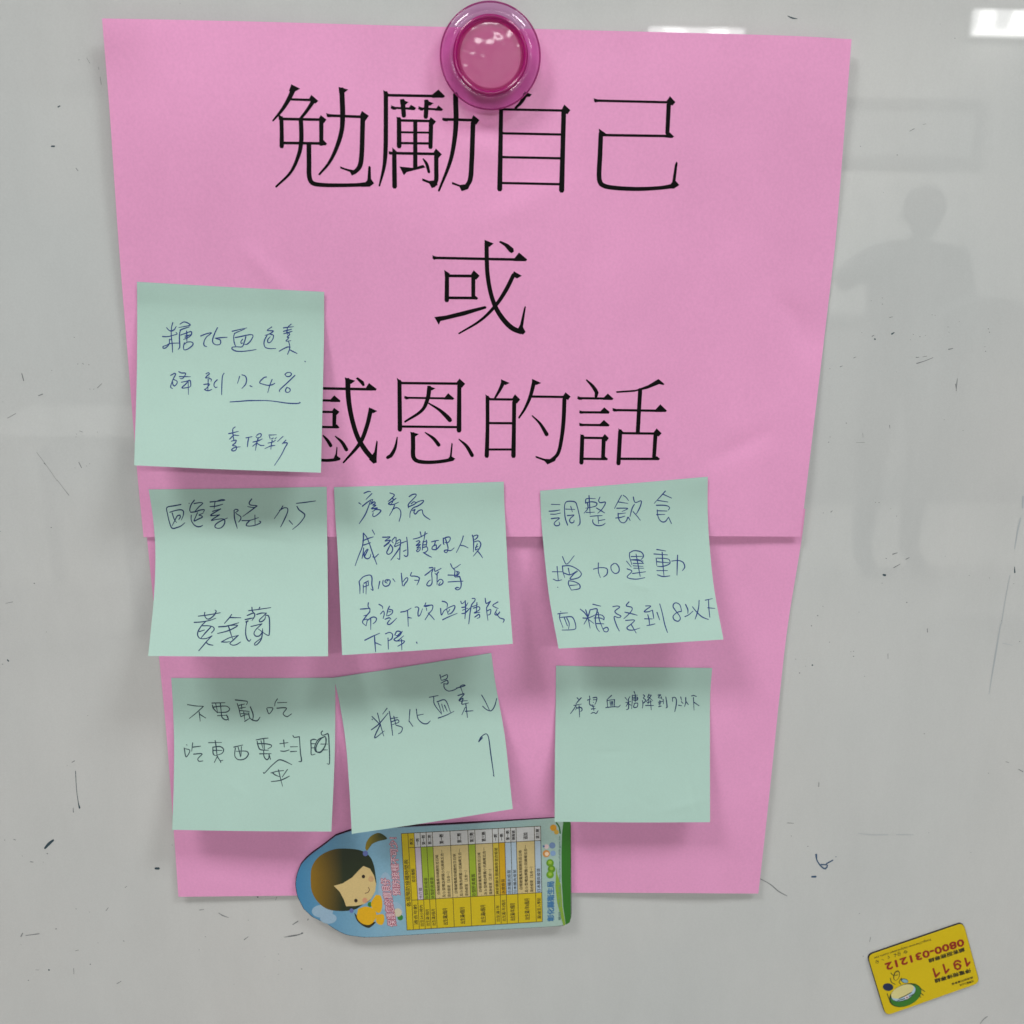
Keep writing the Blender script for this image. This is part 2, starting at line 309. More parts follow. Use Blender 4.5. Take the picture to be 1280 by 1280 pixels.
# ------------------------------------------------------------------ sticky notes with handwriting
def note(lbl, corners, edges, base, lift, power, side, mat_ink, wpx, writing, k):
    TL, TR, BR, BL = corners; rm, lm = edges
    TLa, TRa = np.array(TL), np.array(TR)
    def under(p):
        d = d_low(*low.inv(*p))
        if p[1] < 671.5: d = max(d, d_up(*up.inv(*p)))
        return d / MM
    tops = [under(TLa * (1 - t) + TRa * t) for t in np.linspace(0, 1, 9)]
    strip = [under(TLa * (1 - t) + TRa * t + (np.array(BL) - TLa) * .12) for t in np.linspace(0, 1, 9)]
    rs = random.Random(int(k * 37)); R3 = []
    for _ in range(4):
        a0, b0_ = rs.uniform(.1, .9), rs.uniform(.15, .9); th = rs.uniform(-.7, .7) + (0 if rs.random() < .6 else 1.3); ln_ = rs.uniform(.12, .35)
        R3.append((a0, b0_, math.cos(th), math.sin(th), ln_, rs.uniform(.012, .03), rs.uniform(-.16, .2)))
    def wr(u, v):
        t_ = 0
        for a0, b0_, c_, s_, l_, w_, h_ in R3:
            al = ((u - a0) * c_ + (v - b0_) * s_) / l_; ac = (-(u - a0) * s_ + (v - b0_) * c_) / w_
            if abs(al) < 1 and abs(ac) < 3: t_ += h_ * (1 - al * al) ** 2 * math.exp(-ac * ac)
        return t_
    def dep(u, v):
        a_, b_ = np.interp(u, np.linspace(0, 1, 9), tops), np.interp(u, np.linspace(0, 1, 9), strip)
        bs = (a_ * (1 - min(1, v / .12)) + b_ * min(1, v / .12)) + base
        f = smooth01((v - .10) / 1.1) * .35 + .65 * max(0, (v - .10) / .9) ** power
        f += .03 * math.sin(2.2 * u + k) * v
        w = .35 * math.sin(5 * v + 3 * u + k) * math.sin(3 * u + 1.7 * k) * v
        crn = .5 * math.exp(-(((u - 1) / .12) ** 2 + (v / .12) ** 2)) + .4 * math.exp(-((u / .1) ** 2 + (v / .1) ** 2))
        w += wr(u, v)
        return (bs + lift * f * (1 + side * (u - .5)) + w + crn) * MM
    sh = Sheet([TL, ((TL[0]+TR[0])/2, (TL[1]+TR[1])/2 + .4), TR], [TR] + rm + [BR], [BL, ((BL[0]+BR[0])/2, (BL[1]+BR[1])/2 + .6), BR], [TL] + lm + [BL], dep)
    o = sh.build('sticky_note', m_mint, 56, 56)
    tag(o, lbl, 'sticky note', 'mint green sticky notes')
    V = []; Fc = []; q = 0; S_ = []
    for (x0, y0, sc, data) in writing:
        for st in data.replace('\n', '').split('|'):
            if st.strip():
                p = nums(st); S_.append((sh.inv(x0 + sum(a[0] for a in p) / len(p) / sc, y0 + sum(a[1] for a in p) / len(p) / sc)[1], x0, y0, sc, st))
    S_.sort(); last = None
    for vv, x0, y0, sc, st in S_:
        if last is not None and vv - last > .055:
            mesh_obj('handwriting', V, Fc, mat_ink, o); V = []; Fc = []
        last = vv
        if True:
            q += 1; pts = nums(st); e = .00005 + (q % 50) * 5e-7
            n = len(pts); P = []
            for i, (a, b) in enumerate(pts):
                f = 1.0 if 0 < i < n - 1 else (.98 if i == 0 else .62)
                P.append((x0 + a / sc, y0 + b / sc, wpx * .92 * f * (1 + .16 * math.sin(q * 1.7 + i * 1.3))))
            ribbon(V, Fc, catmull(P, 1.0), lambda x, y: sh.put(x, y, e))
    mesh_obj('handwriting', V, Fc, mat_ink, o)
    return o, sh
A1 = (200, 395, 12.8); A2 = (280, 395, 12.8); A3 = (260, 460, 8.533)
note('topmost mint sticky note, with an underlined 7.4% in the handwriting', [(171.2, 352.2), (405.2, 364.8), (401.1, 590.9), (167.7, 581.7)],
  ([(405.0, 420), (403.0, 510)], [(171.5, 400), (171.0, 470)]), .35, 17, 1.6, .05, m_blue, 1.45, [
  (*A1, """105,185 140,225 180,240 230,215 260,165|205,105 185,180 180,300 195,450 200,580|40,328 120,330 220,305 275,285 255,262|150,370 145,450 90,510 50,515 45,490 100,470 160,440 320,432|185,370 150,385|320,130 380,95 440,110 485,145 400,165 300,185|340,215 320,250 310,350 315,500 290,535|320,225 400,195 470,175|330,305 400,280 500,250 500,300 440,350 375,375|425,240 430,330 430,410|400,345 500,290|400,320 470,300|390,430 375,500 385,540 430,535 510,480 530,440 500,415 430,420 395,450
|650,320 740,285 825,270 740,340 700,430 710,475 750,490|920,185 870,290 840,400 870,450 940,460 970,435 960,380 900,365|880,355 980,345 1075,340
|170,950 240,915 250,930 215,1000 190,1060 170,1140 200,1160|215,1015 270,1040 270,1080 230,1120 205,1090 205,1050|300,890 340,910 410,915 400,950 360,1000 320,1000|310,970 390,970 490,970|340,1060 440,1040 480,1030 490,1070 490,1120 460,1140 350,1150 420,1080 450,1030|450,1030 455,1260
|735,925 780,905 790,925 740,970 730,995 790,975|790,1000 820,1010 815,1050|770,1000 770,1050 765,1180|700,1095 790,1090 740,1160 710,1175 770,1195 830,1175|915,1020 870,1070 865,1120 890,1145 915,1135|1025,915 1000,960 990,1100 985,1260"""),
  (*A2, """130,245 230,220 365,190|170,275 155,330 165,430 190,490|165,280 230,250 330,210|180,345 280,325 400,300 455,300 465,320 430,390 370,450 330,455|350,330 330,400 290,490 200,492 130,500 125,525 190,560 290,565 430,550 515,535|300,370 270,410 275,440 300,430
|765,175 690,230 750,235 790,240 740,280 655,310|690,310 650,380 640,450 660,500 720,520 830,520|740,290 790,310 780,370 740,420 705,425 700,380 740,330
|1075,130 1020,180 1010,230 1015,300|950,190 1030,180 1115,170|950,245 1030,225 1085,210|955,285 1040,260 1090,245|1000,255 1050,290 1010,340 1040,345 990,400 1070,395|1030,400 1050,470 1045,540 1015,615|880,565 960,520 1020,495 1060,500|1050,540 1110,570 1170,600
|250,965 215,1080|285,940 340,960 360,1010 345,1090 285,1160|415,1115 450,1130|680,975 640,985 570,1065 640,1095 720,1110 780,1095 815,1075|770,1015 735,1100 700,1225|975,935 1010,905 1060,905 1080,930 1050,965 1000,965 975,935|1135,950 1010,1070 885,1190 890,1215|1010,1140 985,1180 990,1215 1030,1220 1060,1195 1050,1160 1015,1145|1295,725 1305,732"""),
  (*A3, """235,362 340,355 430,348 520,347 620,347 720,357 850,375 950,378 985,370 978,362|290,628 265,650 270,740 280,780|220,700 270,690 325,675|270,715 240,750 228,760|270,715 330,720|250,780 300,770 290,800 260,825 300,835 300,870 270,885 250,875 280,850 345,840
|405,745 470,732|435,740 425,790 420,840|520,720 545,700 568,705 560,735 525,745 510,730|480,790 540,775 580,755|535,750 520,800 505,880|520,800 475,835|520,800 560,825 600,825
|650,715 730,712|655,730 665,760|680,755 700,745|715,755 730,740|640,800 690,790 720,770|685,770 675,820 670,868|670,830 605,860|680,830 715,825|800,730 740,785|830,770 790,810|800,800 845,800 820,850 780,930 710,1038""")], 1.0)
note('mint sticky note whose first handwritten line ends in 7.5, signature near its bottom', [(185.8, 611.8), (408.3, 608.5), (410.1, 820.4), (185.2, 820)],
  ([(408.8, 660), (409.8, 740)], [(191.5, 650), (194.2, 690), (192.5, 745)]), .35, 20, 1.7, -.05, m_navy, 1.5, [
  (200, 615, 12.8, """335,200 230,220 110,250 120,350 150,480 195,580 280,565 340,540 400,490|155,325 250,295 340,285 375,310 370,380 340,450|195,335 225,430 265,490|320,370 280,380 240,450 195,540|320,370 325,400 300,440
|465,180 470,185|550,130 500,200 475,290 490,325|545,185 640,170 685,180 620,240 560,310|490,325 570,315 640,290 710,285 690,330|500,370 500,450 540,520 600,555 650,550 685,530|600,330 570,400 545,465 600,440 680,400 660,380 620,370 690,340
|800,160 900,150 1040,130 990,120 920,140|880,160 865,270|800,235 900,225 1005,195|840,310 900,290 970,270|970,270 810,375 950,365|950,365 820,455 900,440 1000,430 1035,450 1030,510 980,570 920,580 880,560 890,520 960,470 1080,415"""),
  (280, 610, 10.667, """130,305 150,285 185,290 190,300 150,330|135,300 140,400 160,480 178,540|160,340 220,380 225,410 195,455|370,145 335,200 350,225 440,238 400,260 315,248|440,238 360,300 250,380|240,435 340,432 460,395|345,432 300,480 295,500 340,508 420,495 485,465 490,450 465,440|412,360 415,490
|785,240 740,310 670,410|740,300 800,265 845,270 850,310 810,410 755,520|868,432 915,485|965,205 1080,192 1220,172|972,245 1000,290 1075,350 1070,390 1000,480 915,552"""),
  (235, 750, 11.636, """150,235 300,215 470,185|245,180 240,220 270,270 310,275 380,220 410,160 390,145|90,325 200,318 320,295 405,265|260,310 200,370 150,450 140,510 170,555 260,560 350,520|350,520 300,570 240,640 155,740|215,375 300,375 370,395 380,430 340,480|165,460 240,435|330,395 260,470 190,550|265,620 300,645 365,658
|635,210 600,260 530,340|610,255 770,258|445,390 560,380 740,330|590,370 720,370 600,440 430,487|590,385 620,480 650,570|485,610 600,550 730,515|730,515 650,590 610,630 640,655 700,650 765,610|485,610 560,612 610,605
|880,155 1000,140 1205,110|930,105 935,160 960,190|1045,105 1030,130|860,225 960,190 970,230 930,300|1000,210 1070,190 1140,190|1140,190 1100,230 1040,290 1040,315 1080,310 1120,270 1125,230|830,285 900,270 950,260|840,320 880,300 855,320 840,420 840,500 860,570 890,600 915,570|1130,220 1170,230 1185,300 1180,510 1150,510 1020,420|915,385 1000,365 1075,345|1075,345 980,440 960,490 985,525 1040,520 1080,460 1085,415|1085,440 1080,500 1060,580 1000,650 970,655 970,630 1070,550""")], 2.1)
note('mint sticky note with five dense lines of blue handwriting', [(417.4, 609), (629.7, 602.1), (641, 804.8), (427.6, 818.9)],
  ([(630.5, 630), (632.7, 672), (636.0, 735)], [(419.4, 650), (422, 688), (424.8, 752)]), .35, 18, 1.6, .1, m_blue, 1.5, [
  (440, 610, 11.636, """175,75 240,50 275,55|290,80 240,130 205,165|100,215 135,240|150,265 220,210 285,165|270,185 240,270 190,390 105,520|300,165 280,230 310,215|270,235 320,200 340,220 300,250 350,250 280,300 310,300 370,290 290,350|330,310 420,325 380,380 320,415 300,400 310,360
|550,70 615,100 570,160 525,195|590,140 600,180 560,250|640,150 600,180 530,230 600,240 680,205|620,250 590,320 545,400|590,310 650,285 700,320 710,390 685,485
|830,125 880,95 930,90 930,115 880,170 820,240 820,290|830,270 900,240 960,200 1040,180 1030,210 960,260 890,290 850,350 840,430|860,230 900,200 930,210|880,330 920,310 900,350 920,380 970,330 1020,320 1030,370 1060,410 1135,460
|165,655 165,740 150,850 100,980 45,1130|165,655 210,710 250,800 300,950 360,1110|295,610 330,675|155,770 220,740 310,710|170,830 270,795|170,870 160,960 145,1025|180,1000 220,920 235,890 220,890 180,950 180,1000 220,1030 260,1010 275,960|385,960 330,1010 300,1000
|445,715 500,715 555,712 480,770 560,760 465,850 540,800|555,820 590,870 580,930 530,965 505,940 530,880 560,820|625,715 580,770 600,800|640,720 640,790 620,850 700,820|640,780 700,750 700,850 660,920 565,1050|650,810 690,790|700,830 695,960 690,1040 660,1020|720,800 800,770|795,715 805,800 810,980 780,995 755,975|750,920 790,900"""),
  (510, 650, 12.8, """85,305 180,280 310,210|195,190 215,270|275,190 265,250 255,330|130,345 180,330 190,350 130,410 200,390 140,450 200,430|195,440 190,480 150,510 135,490 170,460|250,330 235,400 230,480|290,320 300,350 290,420|240,350 300,340|250,400 300,390|240,440 300,430 315,480 270,520 245,520|245,520 310,560 375,595
|375,350 430,335 490,325|440,335 420,400 390,430 385,465 450,470 510,410 530,390|400,420 450,400 450,480|565,290 570,380 580,395|565,300 620,275 670,275 675,310 640,360 590,360|600,300 615,350 630,400 640,450 620,520 590,515 580,490 620,480 680,490 740,445
|885,255 860,340 775,520|840,405 900,415 965,448|1030,240 1045,300 1050,380 1045,510|1045,260 1100,240 1120,250 1100,290 1060,320|1060,350 1130,335 1165,380 1150,440 1110,500 1045,580|1110,380 1090,430 1080,480 1120,460|1080,440 1120,420|1115,500 1150,540 1195,608
|270,885 330,840 400,780|340,765 400,765 380,850 385,950 380,1020 340,1055 300,1040 330,980 360,960|430,760 430,820 530,775|490,830 450,870 430,850|465,870 465,1040|470,990 510,950 550,960 560,1000 520,1040 490,1040 520,990
|680,700 725,775 840,710|730,785 750,800 745,900 760,915|770,820 820,840 790,880 760,880|640,880 740,885 820,900|790,830 780,880|760,910 820,910|640,992 740,985 880,978|825,900 845,970 850,1050 830,1100 790,1118 755,1095 790,1080 820,1085"""),
  (440, 700, 10.667, """95,290 105,360 105,450|95,285 150,225 240,200 265,230 265,330 280,405 250,385|160,310 220,275|150,330 150,440|150,360 210,340|190,290 187,455|215,290 220,340|370,285 350,385|415,270 410,320 440,350 490,335 510,290 500,265 450,265 440,290 470,310|465,280 485,270|545,250 575,290
|657,175 665,260 672,345|690,345 710,310 735,280 745,240 720,240 680,290|795,165 780,210 840,215 895,235 890,280 865,335|835,270 880,270
|218,570 215,620 240,660 230,700|110,655 170,650 240,645|240,690 200,730 155,745|230,700 180,760 140,830 190,880|150,800 200,790 190,870|250,790 250,930|210,800 280,760 325,775 315,820 280,850
|360,590 405,620 410,650|380,720 420,680 430,720 415,780|500,615 480,660 470,700 460,740|500,660 540,670 535,710 490,740 460,745|440,790 500,770 520,790|500,800 470,850 500,860 540,830 595,775|490,690 520,690
|650,695 720,680 790,640|740,670 745,760 750,885|745,765 795,775|840,630 870,625 890,645 880,700 885,750 910,730 940,650|985,570 970,620 1060,600
|170,1070 270,1020 370,975|300,1020 305,1100 315,1225|305,1100 390,1135|445,985 500,965 540,990 530,1050 480,1080|480,1040 485,1190|570,1000 600,950 650,960 600,1010 580,1000|670,950 640,1000 560,1060 600,1080 690,1010|600,1080 700,1080 680,1110 610,1150|660,1060 665,1200|862,1095 868,1115"""),
  (530, 700, 11.636, """0,670 60,660 125,660 120,720 80,770 15,870|35,700 40,740|60,770 110,820 150,868|265,600 310,610 340,640 335,690|240,705 255,800 300,730 440,660 450,690 400,770 350,790|330,720 350,790|375,720 350,760|270,870 350,830 485,775
|535,600 550,635 600,600|600,590 605,700 595,855|550,690 600,680 640,620|550,780 600,770 630,740 680,690|560,730 640,700|700,560 740,560 740,590 690,660 650,930|700,680 780,650|770,620 760,760|720,700 800,680 810,720 730,770 810,760|740,830 800,790 810,830 770,850
|890,555 905,630 965,600|965,600 930,660 910,700 930,880|920,740 970,720 960,790 930,800|1075,610 1000,660 1040,690 1080,705|1060,720 1030,790 1060,800 1100,760 1100,750|1050,770 1100,840 1165,865 1150,910""")], 3.3)
note('mint sticky note with three widely spaced lines, its right corner lifted over the pink seam', [(675.2, 613.4), (884.7, 595.9), (904.3, 799.4), (698.2, 810.7)],
  ([(884.6, 640), (886.7, 678), (892.5, 734.5)], [(676.5, 648), (679.6, 684), (686.5, 746)]), .35, 15, 1.7, .1, m_blue, 1.4, [
  (680, 610, 14.222, """130,290 285,295|90,412 180,408 285,390|115,465 200,465 295,445|130,545 210,535 275,535 200,600 180,640 210,670 260,665 280,640 265,600|420,660 380,540 365,400 370,290 400,245 480,235 560,255 590,330 620,450 640,560 635,640 600,675|385,375 550,380|475,325 505,425|415,490 480,485 535,480 470,540 455,590 490,620 530,605 535,570
|800,135 810,300 820,465|740,270 745,200 800,185 915,190|735,265 850,245 940,270 920,320 740,360|770,255 780,360 710,450|750,435 900,430|995,160 970,230 1000,260 1090,250 1080,300 1020,390 955,450|930,355 1010,400 1080,445|820,505 920,495 1035,490|960,500 970,635|975,580 1085,560|870,560 865,600 900,650 970,670 1050,655 1090,625"""),
  (760, 605, 14.222, """240,200 180,310 115,435|270,200 320,235 365,295|180,318 355,345|155,430 350,435 250,490|190,530 315,515|180,520 185,600 220,670 280,690 330,650 355,590 395,650|135,605 220,595 300,570|450,230 465,300 490,330 590,300 580,380 540,470 505,530|470,360 430,430 390,580|445,490 500,550 575,645
|1020,125 940,215 820,345|975,180 1130,250|880,290 1065,320|860,378 1000,378 1080,400 1095,430 1070,465|875,460 885,560 920,640 970,675 1020,665 1075,590|1075,590 1130,705|890,475 1050,480|865,545 1015,540"""),
  (680, 685, 6.737, """155,72 190,135 255,65|70,200 160,200|110,155 120,270|78,262 110,275 150,268|155,150 160,200 175,250|155,152 220,150 290,185 315,220 290,250 220,262 250,220 285,195|165,210 220,225 280,190|205,170 215,220|210,275 205,300 230,355|210,275 260,285 300,310 300,340 230,355|220,315 285,310|115,330 118,332
|415,178 480,165 530,175 530,220 500,245|458,125 458,200 475,250|590,130 565,150 570,190 600,215 630,200 630,160 605,130 590,130
|720,40 760,22 820,35 838,70 815,100|722,40 720,70 740,140|735,72 830,70|740,100 835,110|735,100 800,100 840,130|750,130 835,130|750,150 835,155|755,170 840,170|775,50 790,130 810,240|695,110 735,160|700,175 740,195 700,245 770,262 850,250|745,215 855,200
|950,12 1025,25|925,50 1040,58|945,85 950,150|955,85 1050,95 1060,130 1000,155 955,155|950,115 1055,125|995,35 1000,120 1010,235|950,190 1040,190|955,225 1000,240 1060,235|1125,60 1122,150 1120,230|1075,110 1130,105 1170,120 1185,160 1165,192"""),
  (690, 745, 11.636, """125,225 130,232|85,260 150,250 230,245|115,270 110,320 160,460|120,312 200,305 290,305 330,370 345,470 300,490 145,495|180,320 225,435|215,320 250,400 240,480
|595,120 710,148|410,190 470,240 520,310|490,200 520,300 555,470|555,200 520,310 465,410|450,320 520,320 600,290 640,265|530,340 610,400|555,200 655,190 630,330 650,460 690,520|610,320 700,320 760,345|640,270 730,280 760,320 750,345|670,235 690,350 740,480|650,400 755,405|740,480 800,455 820,490 800,520 760,515 745,480
|885,155 950,145 985,160 915,220 930,250 1005,295 970,315 905,300 940,430 980,510|1120,85 1080,140 1160,165 1165,200 1120,260 1045,330|1060,235 1150,255 1240,280|1070,355 1200,352 1150,410 1090,460 1110,490 1180,495 1280,465|1150,410 1225,540"""),
  (795, 740, 12.19, """145,212 225,215 160,265 125,300 190,300 250,275|250,275 260,330 270,405|180,345 200,430 205,500|130,408 250,410|165,512 230,500 290,485|320,310 360,425|362,180 400,320 440,500 480,618
|690,295 640,305 600,330 565,370 580,420 640,445 675,410 660,360 600,280 565,220 580,175 620,165 670,200 695,290
|755,190 790,270 790,330|745,375 800,350 870,290|860,225 930,310 1010,380 1105,420|962,125 955,230 930,330 900,415|1055,125 1165,100|1105,120 1110,240 1125,385|1095,240 1205,250""")], 4.4)
note('mint sticky note with one scribbled-over word and a word inserted under a caret', [(214, 847.5), (418.9, 847.2), (414.2, 1039.5), (215.3, 1037.3)],
  ([(419.2, 880), (418.2, 950)], [(216.0, 880), (217.6, 930), (217.0, 985)]), .3, 12, 1.5, -.05, m_grey, 1.45, [
  (225, 870, 8.533, """80,92 160,105 250,110|250,110 180,175 100,240|205,170 215,270|210,195 275,235|340,75 480,72|345,95 355,130 400,180|380,80 400,170|350,120 420,110 500,110 530,140 500,170 400,175|430,75 440,170|400,210 500,205|440,180 450,230 490,255 515,240 495,200 520,260
|590,42 680,52 718,60 710,95|610,80 630,140 645,215|630,100 690,85|640,130 700,120|655,90 660,140|640,155 740,165|650,190 740,180|650,220 700,200 740,200|690,270 740,240|680,170 690,250|750,115 780,200 775,265|730,180 750,240 820,265 855,225
|925,135 950,190 990,130 930,125|1040,30 1015,70 1010,108|1040,72 1140,68|1035,130 1135,130 1100,190 1140,220 1190,190|45,555 65,650 105,580 50,560|70,520 75,524|135,500 125,590|135,545 220,535|145,620 235,618 190,670 200,695 245,692
|305,498 445,495|375,475 385,540 395,640|350,545 355,620 375,635|355,545 430,540 465,570 450,610 380,635|355,580 450,580|400,640 365,710|395,640 430,690 458,685|430,690 435,710|575,545 670,522|590,555 585,640 620,678 690,670 730,620 710,590 600,590|620,545 635,600 645,650|655,540 650,640"""),
  (315, 900, 11.636, """60,290 150,272 235,262|75,310 90,380 120,430 240,440|75,345 190,345 280,365 280,390 230,420|130,300 160,420|170,275 180,430|110,492 280,490|170,440 175,530 215,578 245,550 245,490|245,490 270,575|405,345 525,328|460,290 470,395|415,450 470,455 540,435|560,390 665,388|560,460 650,455|595,225 610,250 660,248 688,240|688,240 695,330 705,480 718,600 680,605
|855,295 860,400 865,505 920,495|855,295 900,280 940,290|870,345 930,345|875,405 930,405|1060,240 960,290 910,400 930,460 1000,460 1060,380 1080,280 1060,240 980,300 930,400 940,460 1000,470 1070,360 1070,260|1025,160 1005,185 1020,220 1060,215 1105,200 1120,330 1125,640 1090,635|1000,350 1100,350|1020,435 1100,435
|165,765 175,778 270,680 380,585 420,580 500,610 580,650|275,770 370,745 460,735|300,770 340,800 400,825|385,725 410,830 445,965|515,720 440,830|280,895 400,880 480,850 545,815""")], 5.2)
note('most tilted mint sticky note, with a down arrow and a hooked arrow drawn', [(417.4, 847.1), (614.1, 816.2), (641, 1011.2), (439.7, 1042.4)],
  ([(618.6, 850), (630.7, 918), (636.5, 970)], [(424.6, 880), (432.0, 927), (436.6, 985)]), .75, 14, 1.6, .0, m_navy, 1.4, [
  (455, 835, 7.111, """72,455 76,460|70,430 110,470 140,500|120,400 145,500 175,605|65,550 130,500 215,400|205,358 165,410|145,500 95,620 180,560|225,385 240,480 255,600|235,450 300,440|265,430 285,510|240,480 300,460 310,480 250,505|290,510 340,530 330,570 305,585
|408,370 400,480|400,470 435,520|465,365 480,450 520,490 560,495 590,470|480,420 530,410|580,260 660,245|620,255 625,320 690,410|650,300 720,285 770,395|660,310 690,400|690,320 710,390|715,330 740,385|660,445 730,420 800,385
|675,60 685,105|690,80 740,60 735,95 690,110|685,135 740,110 745,140 710,140|710,140 715,180 750,205 800,195 830,180|820,180 900,155 880,150 855,160|855,160 880,230|835,245 890,230 845,290 920,290|845,290 880,270 870,320 930,310|905,320 920,440|900,350 870,415|900,385 970,380
|1045,240 1080,300 1115,375|1055,340 1090,370 1130,380 1160,340 1180,270|1020,655 1040,615 1085,585 1105,610 1125,750 1155,962|1020,655 1055,620|1028,640 1050,612|1150,955 1158,965""")], 6.0)
note('mostly blank mint sticky note with one small line of writing', [(695, 832.1), (890.2, 835), (887.6, 1027.8), (693.3, 1027.1)],
  ([(887.8, 868), (887.4, 940)], [(694.6, 880), (693.6, 950)]), .3, 11, 1.5, .05, m_navy, 1.35, [
  (705, 860, 13.474, """220,165 260,205|290,165 240,220 200,270|165,295 295,270|210,280 170,350 110,430|215,320 195,370|215,340 290,330 305,370 275,400|255,300 262,490|430,135 435,190|395,205 450,185|430,200 430,270 450,290 490,285|490,165 550,160 545,220 520,280|490,200 540,195|495,240 500,245|470,310 520,305|460,355 530,345|490,300 505,380|455,430 500,410 540,430 575,380
|800,125 720,200|725,210 735,315|730,210 850,195|850,195 850,310|775,230 785,300|800,230 805,300|820,225 825,300|705,330 850,315 920,318 950,285|1030,160 1070,210|1110,145 1080,200|1040,245 1130,225|1085,180 1085,350 1050,365|1080,250 1045,310|1090,270 1130,290|1180,60 1195,95|1150,125 1240,120|1150,125 1150,200 1140,350|1165,160 1235,155 1235,200 1170,210|1200,110 1200,240|1165,185 1240,180|1180,265 1240,255 1230,320 1175,325 1185,270"""),
  (790, 860, 13.474, """190,115 215,135 190,170 230,200 210,240 180,260|175,210 185,260 175,340|285,105 260,160|280,125 325,120 290,170 240,230|270,145 350,215|260,245 330,230|230,295 365,295|285,200 270,270|310,210 325,370|440,120 485,115 440,160 500,170|490,145 505,190|445,240 530,220|450,270 490,250|470,210 470,300|450,315 495,305|525,190 530,270|570,150 585,250 590,330 570,335
|680,160 685,230|690,165 720,155 745,190 745,280 720,400|820,150 835,210|785,290 835,300|830,230 860,260|905,160 905,240 885,315|915,235 950,280|1000,135 1040,125 1085,145|1035,160 1045,375|1045,240 1130,300""")], 7.1)

# ------------------------------------------------------------------ pen specks and scratches on the board
m_speck = simple('faint_specks', (0.19, 0.20, 0.21), 0.6); m_dark = simple('dried_marker', (0.03, 0.06, 0.08), 0.6)
m_scr = simple('blue_marker', (0.035, 0.085, 0.17), 0.5)
def marks(name, data, mat, kind=None, lo=0, hi=99, sc_=1.0):
    V = []; Fc = []
    for (x0, y0, sc, txt) in data:
        for st in txt.replace('\n', '').split('|'):
            if not st.strip(): continue
            P = [(x0 + a / sc, y0 + b / sc, w) for a, b, w in nums(st)]
            if not lo <= max(p[2] for p in P) < hi: continue
            P = [(a_, b_, c_ * sc_) for a_, b_, c_ in P]
            if len(P) == 1: P = [(P[0][0] - .3, P[0][1], P[0][2]), (P[0][0] + .3, P[0][1] + .2, P[0][2])]
            ribbon(V, Fc, catmull(P, 2.0), lambda x, y: at(x, y, .00005))
    o = mesh_obj(name, V, Fc, mat, board); tag(o, kind=kind); return o
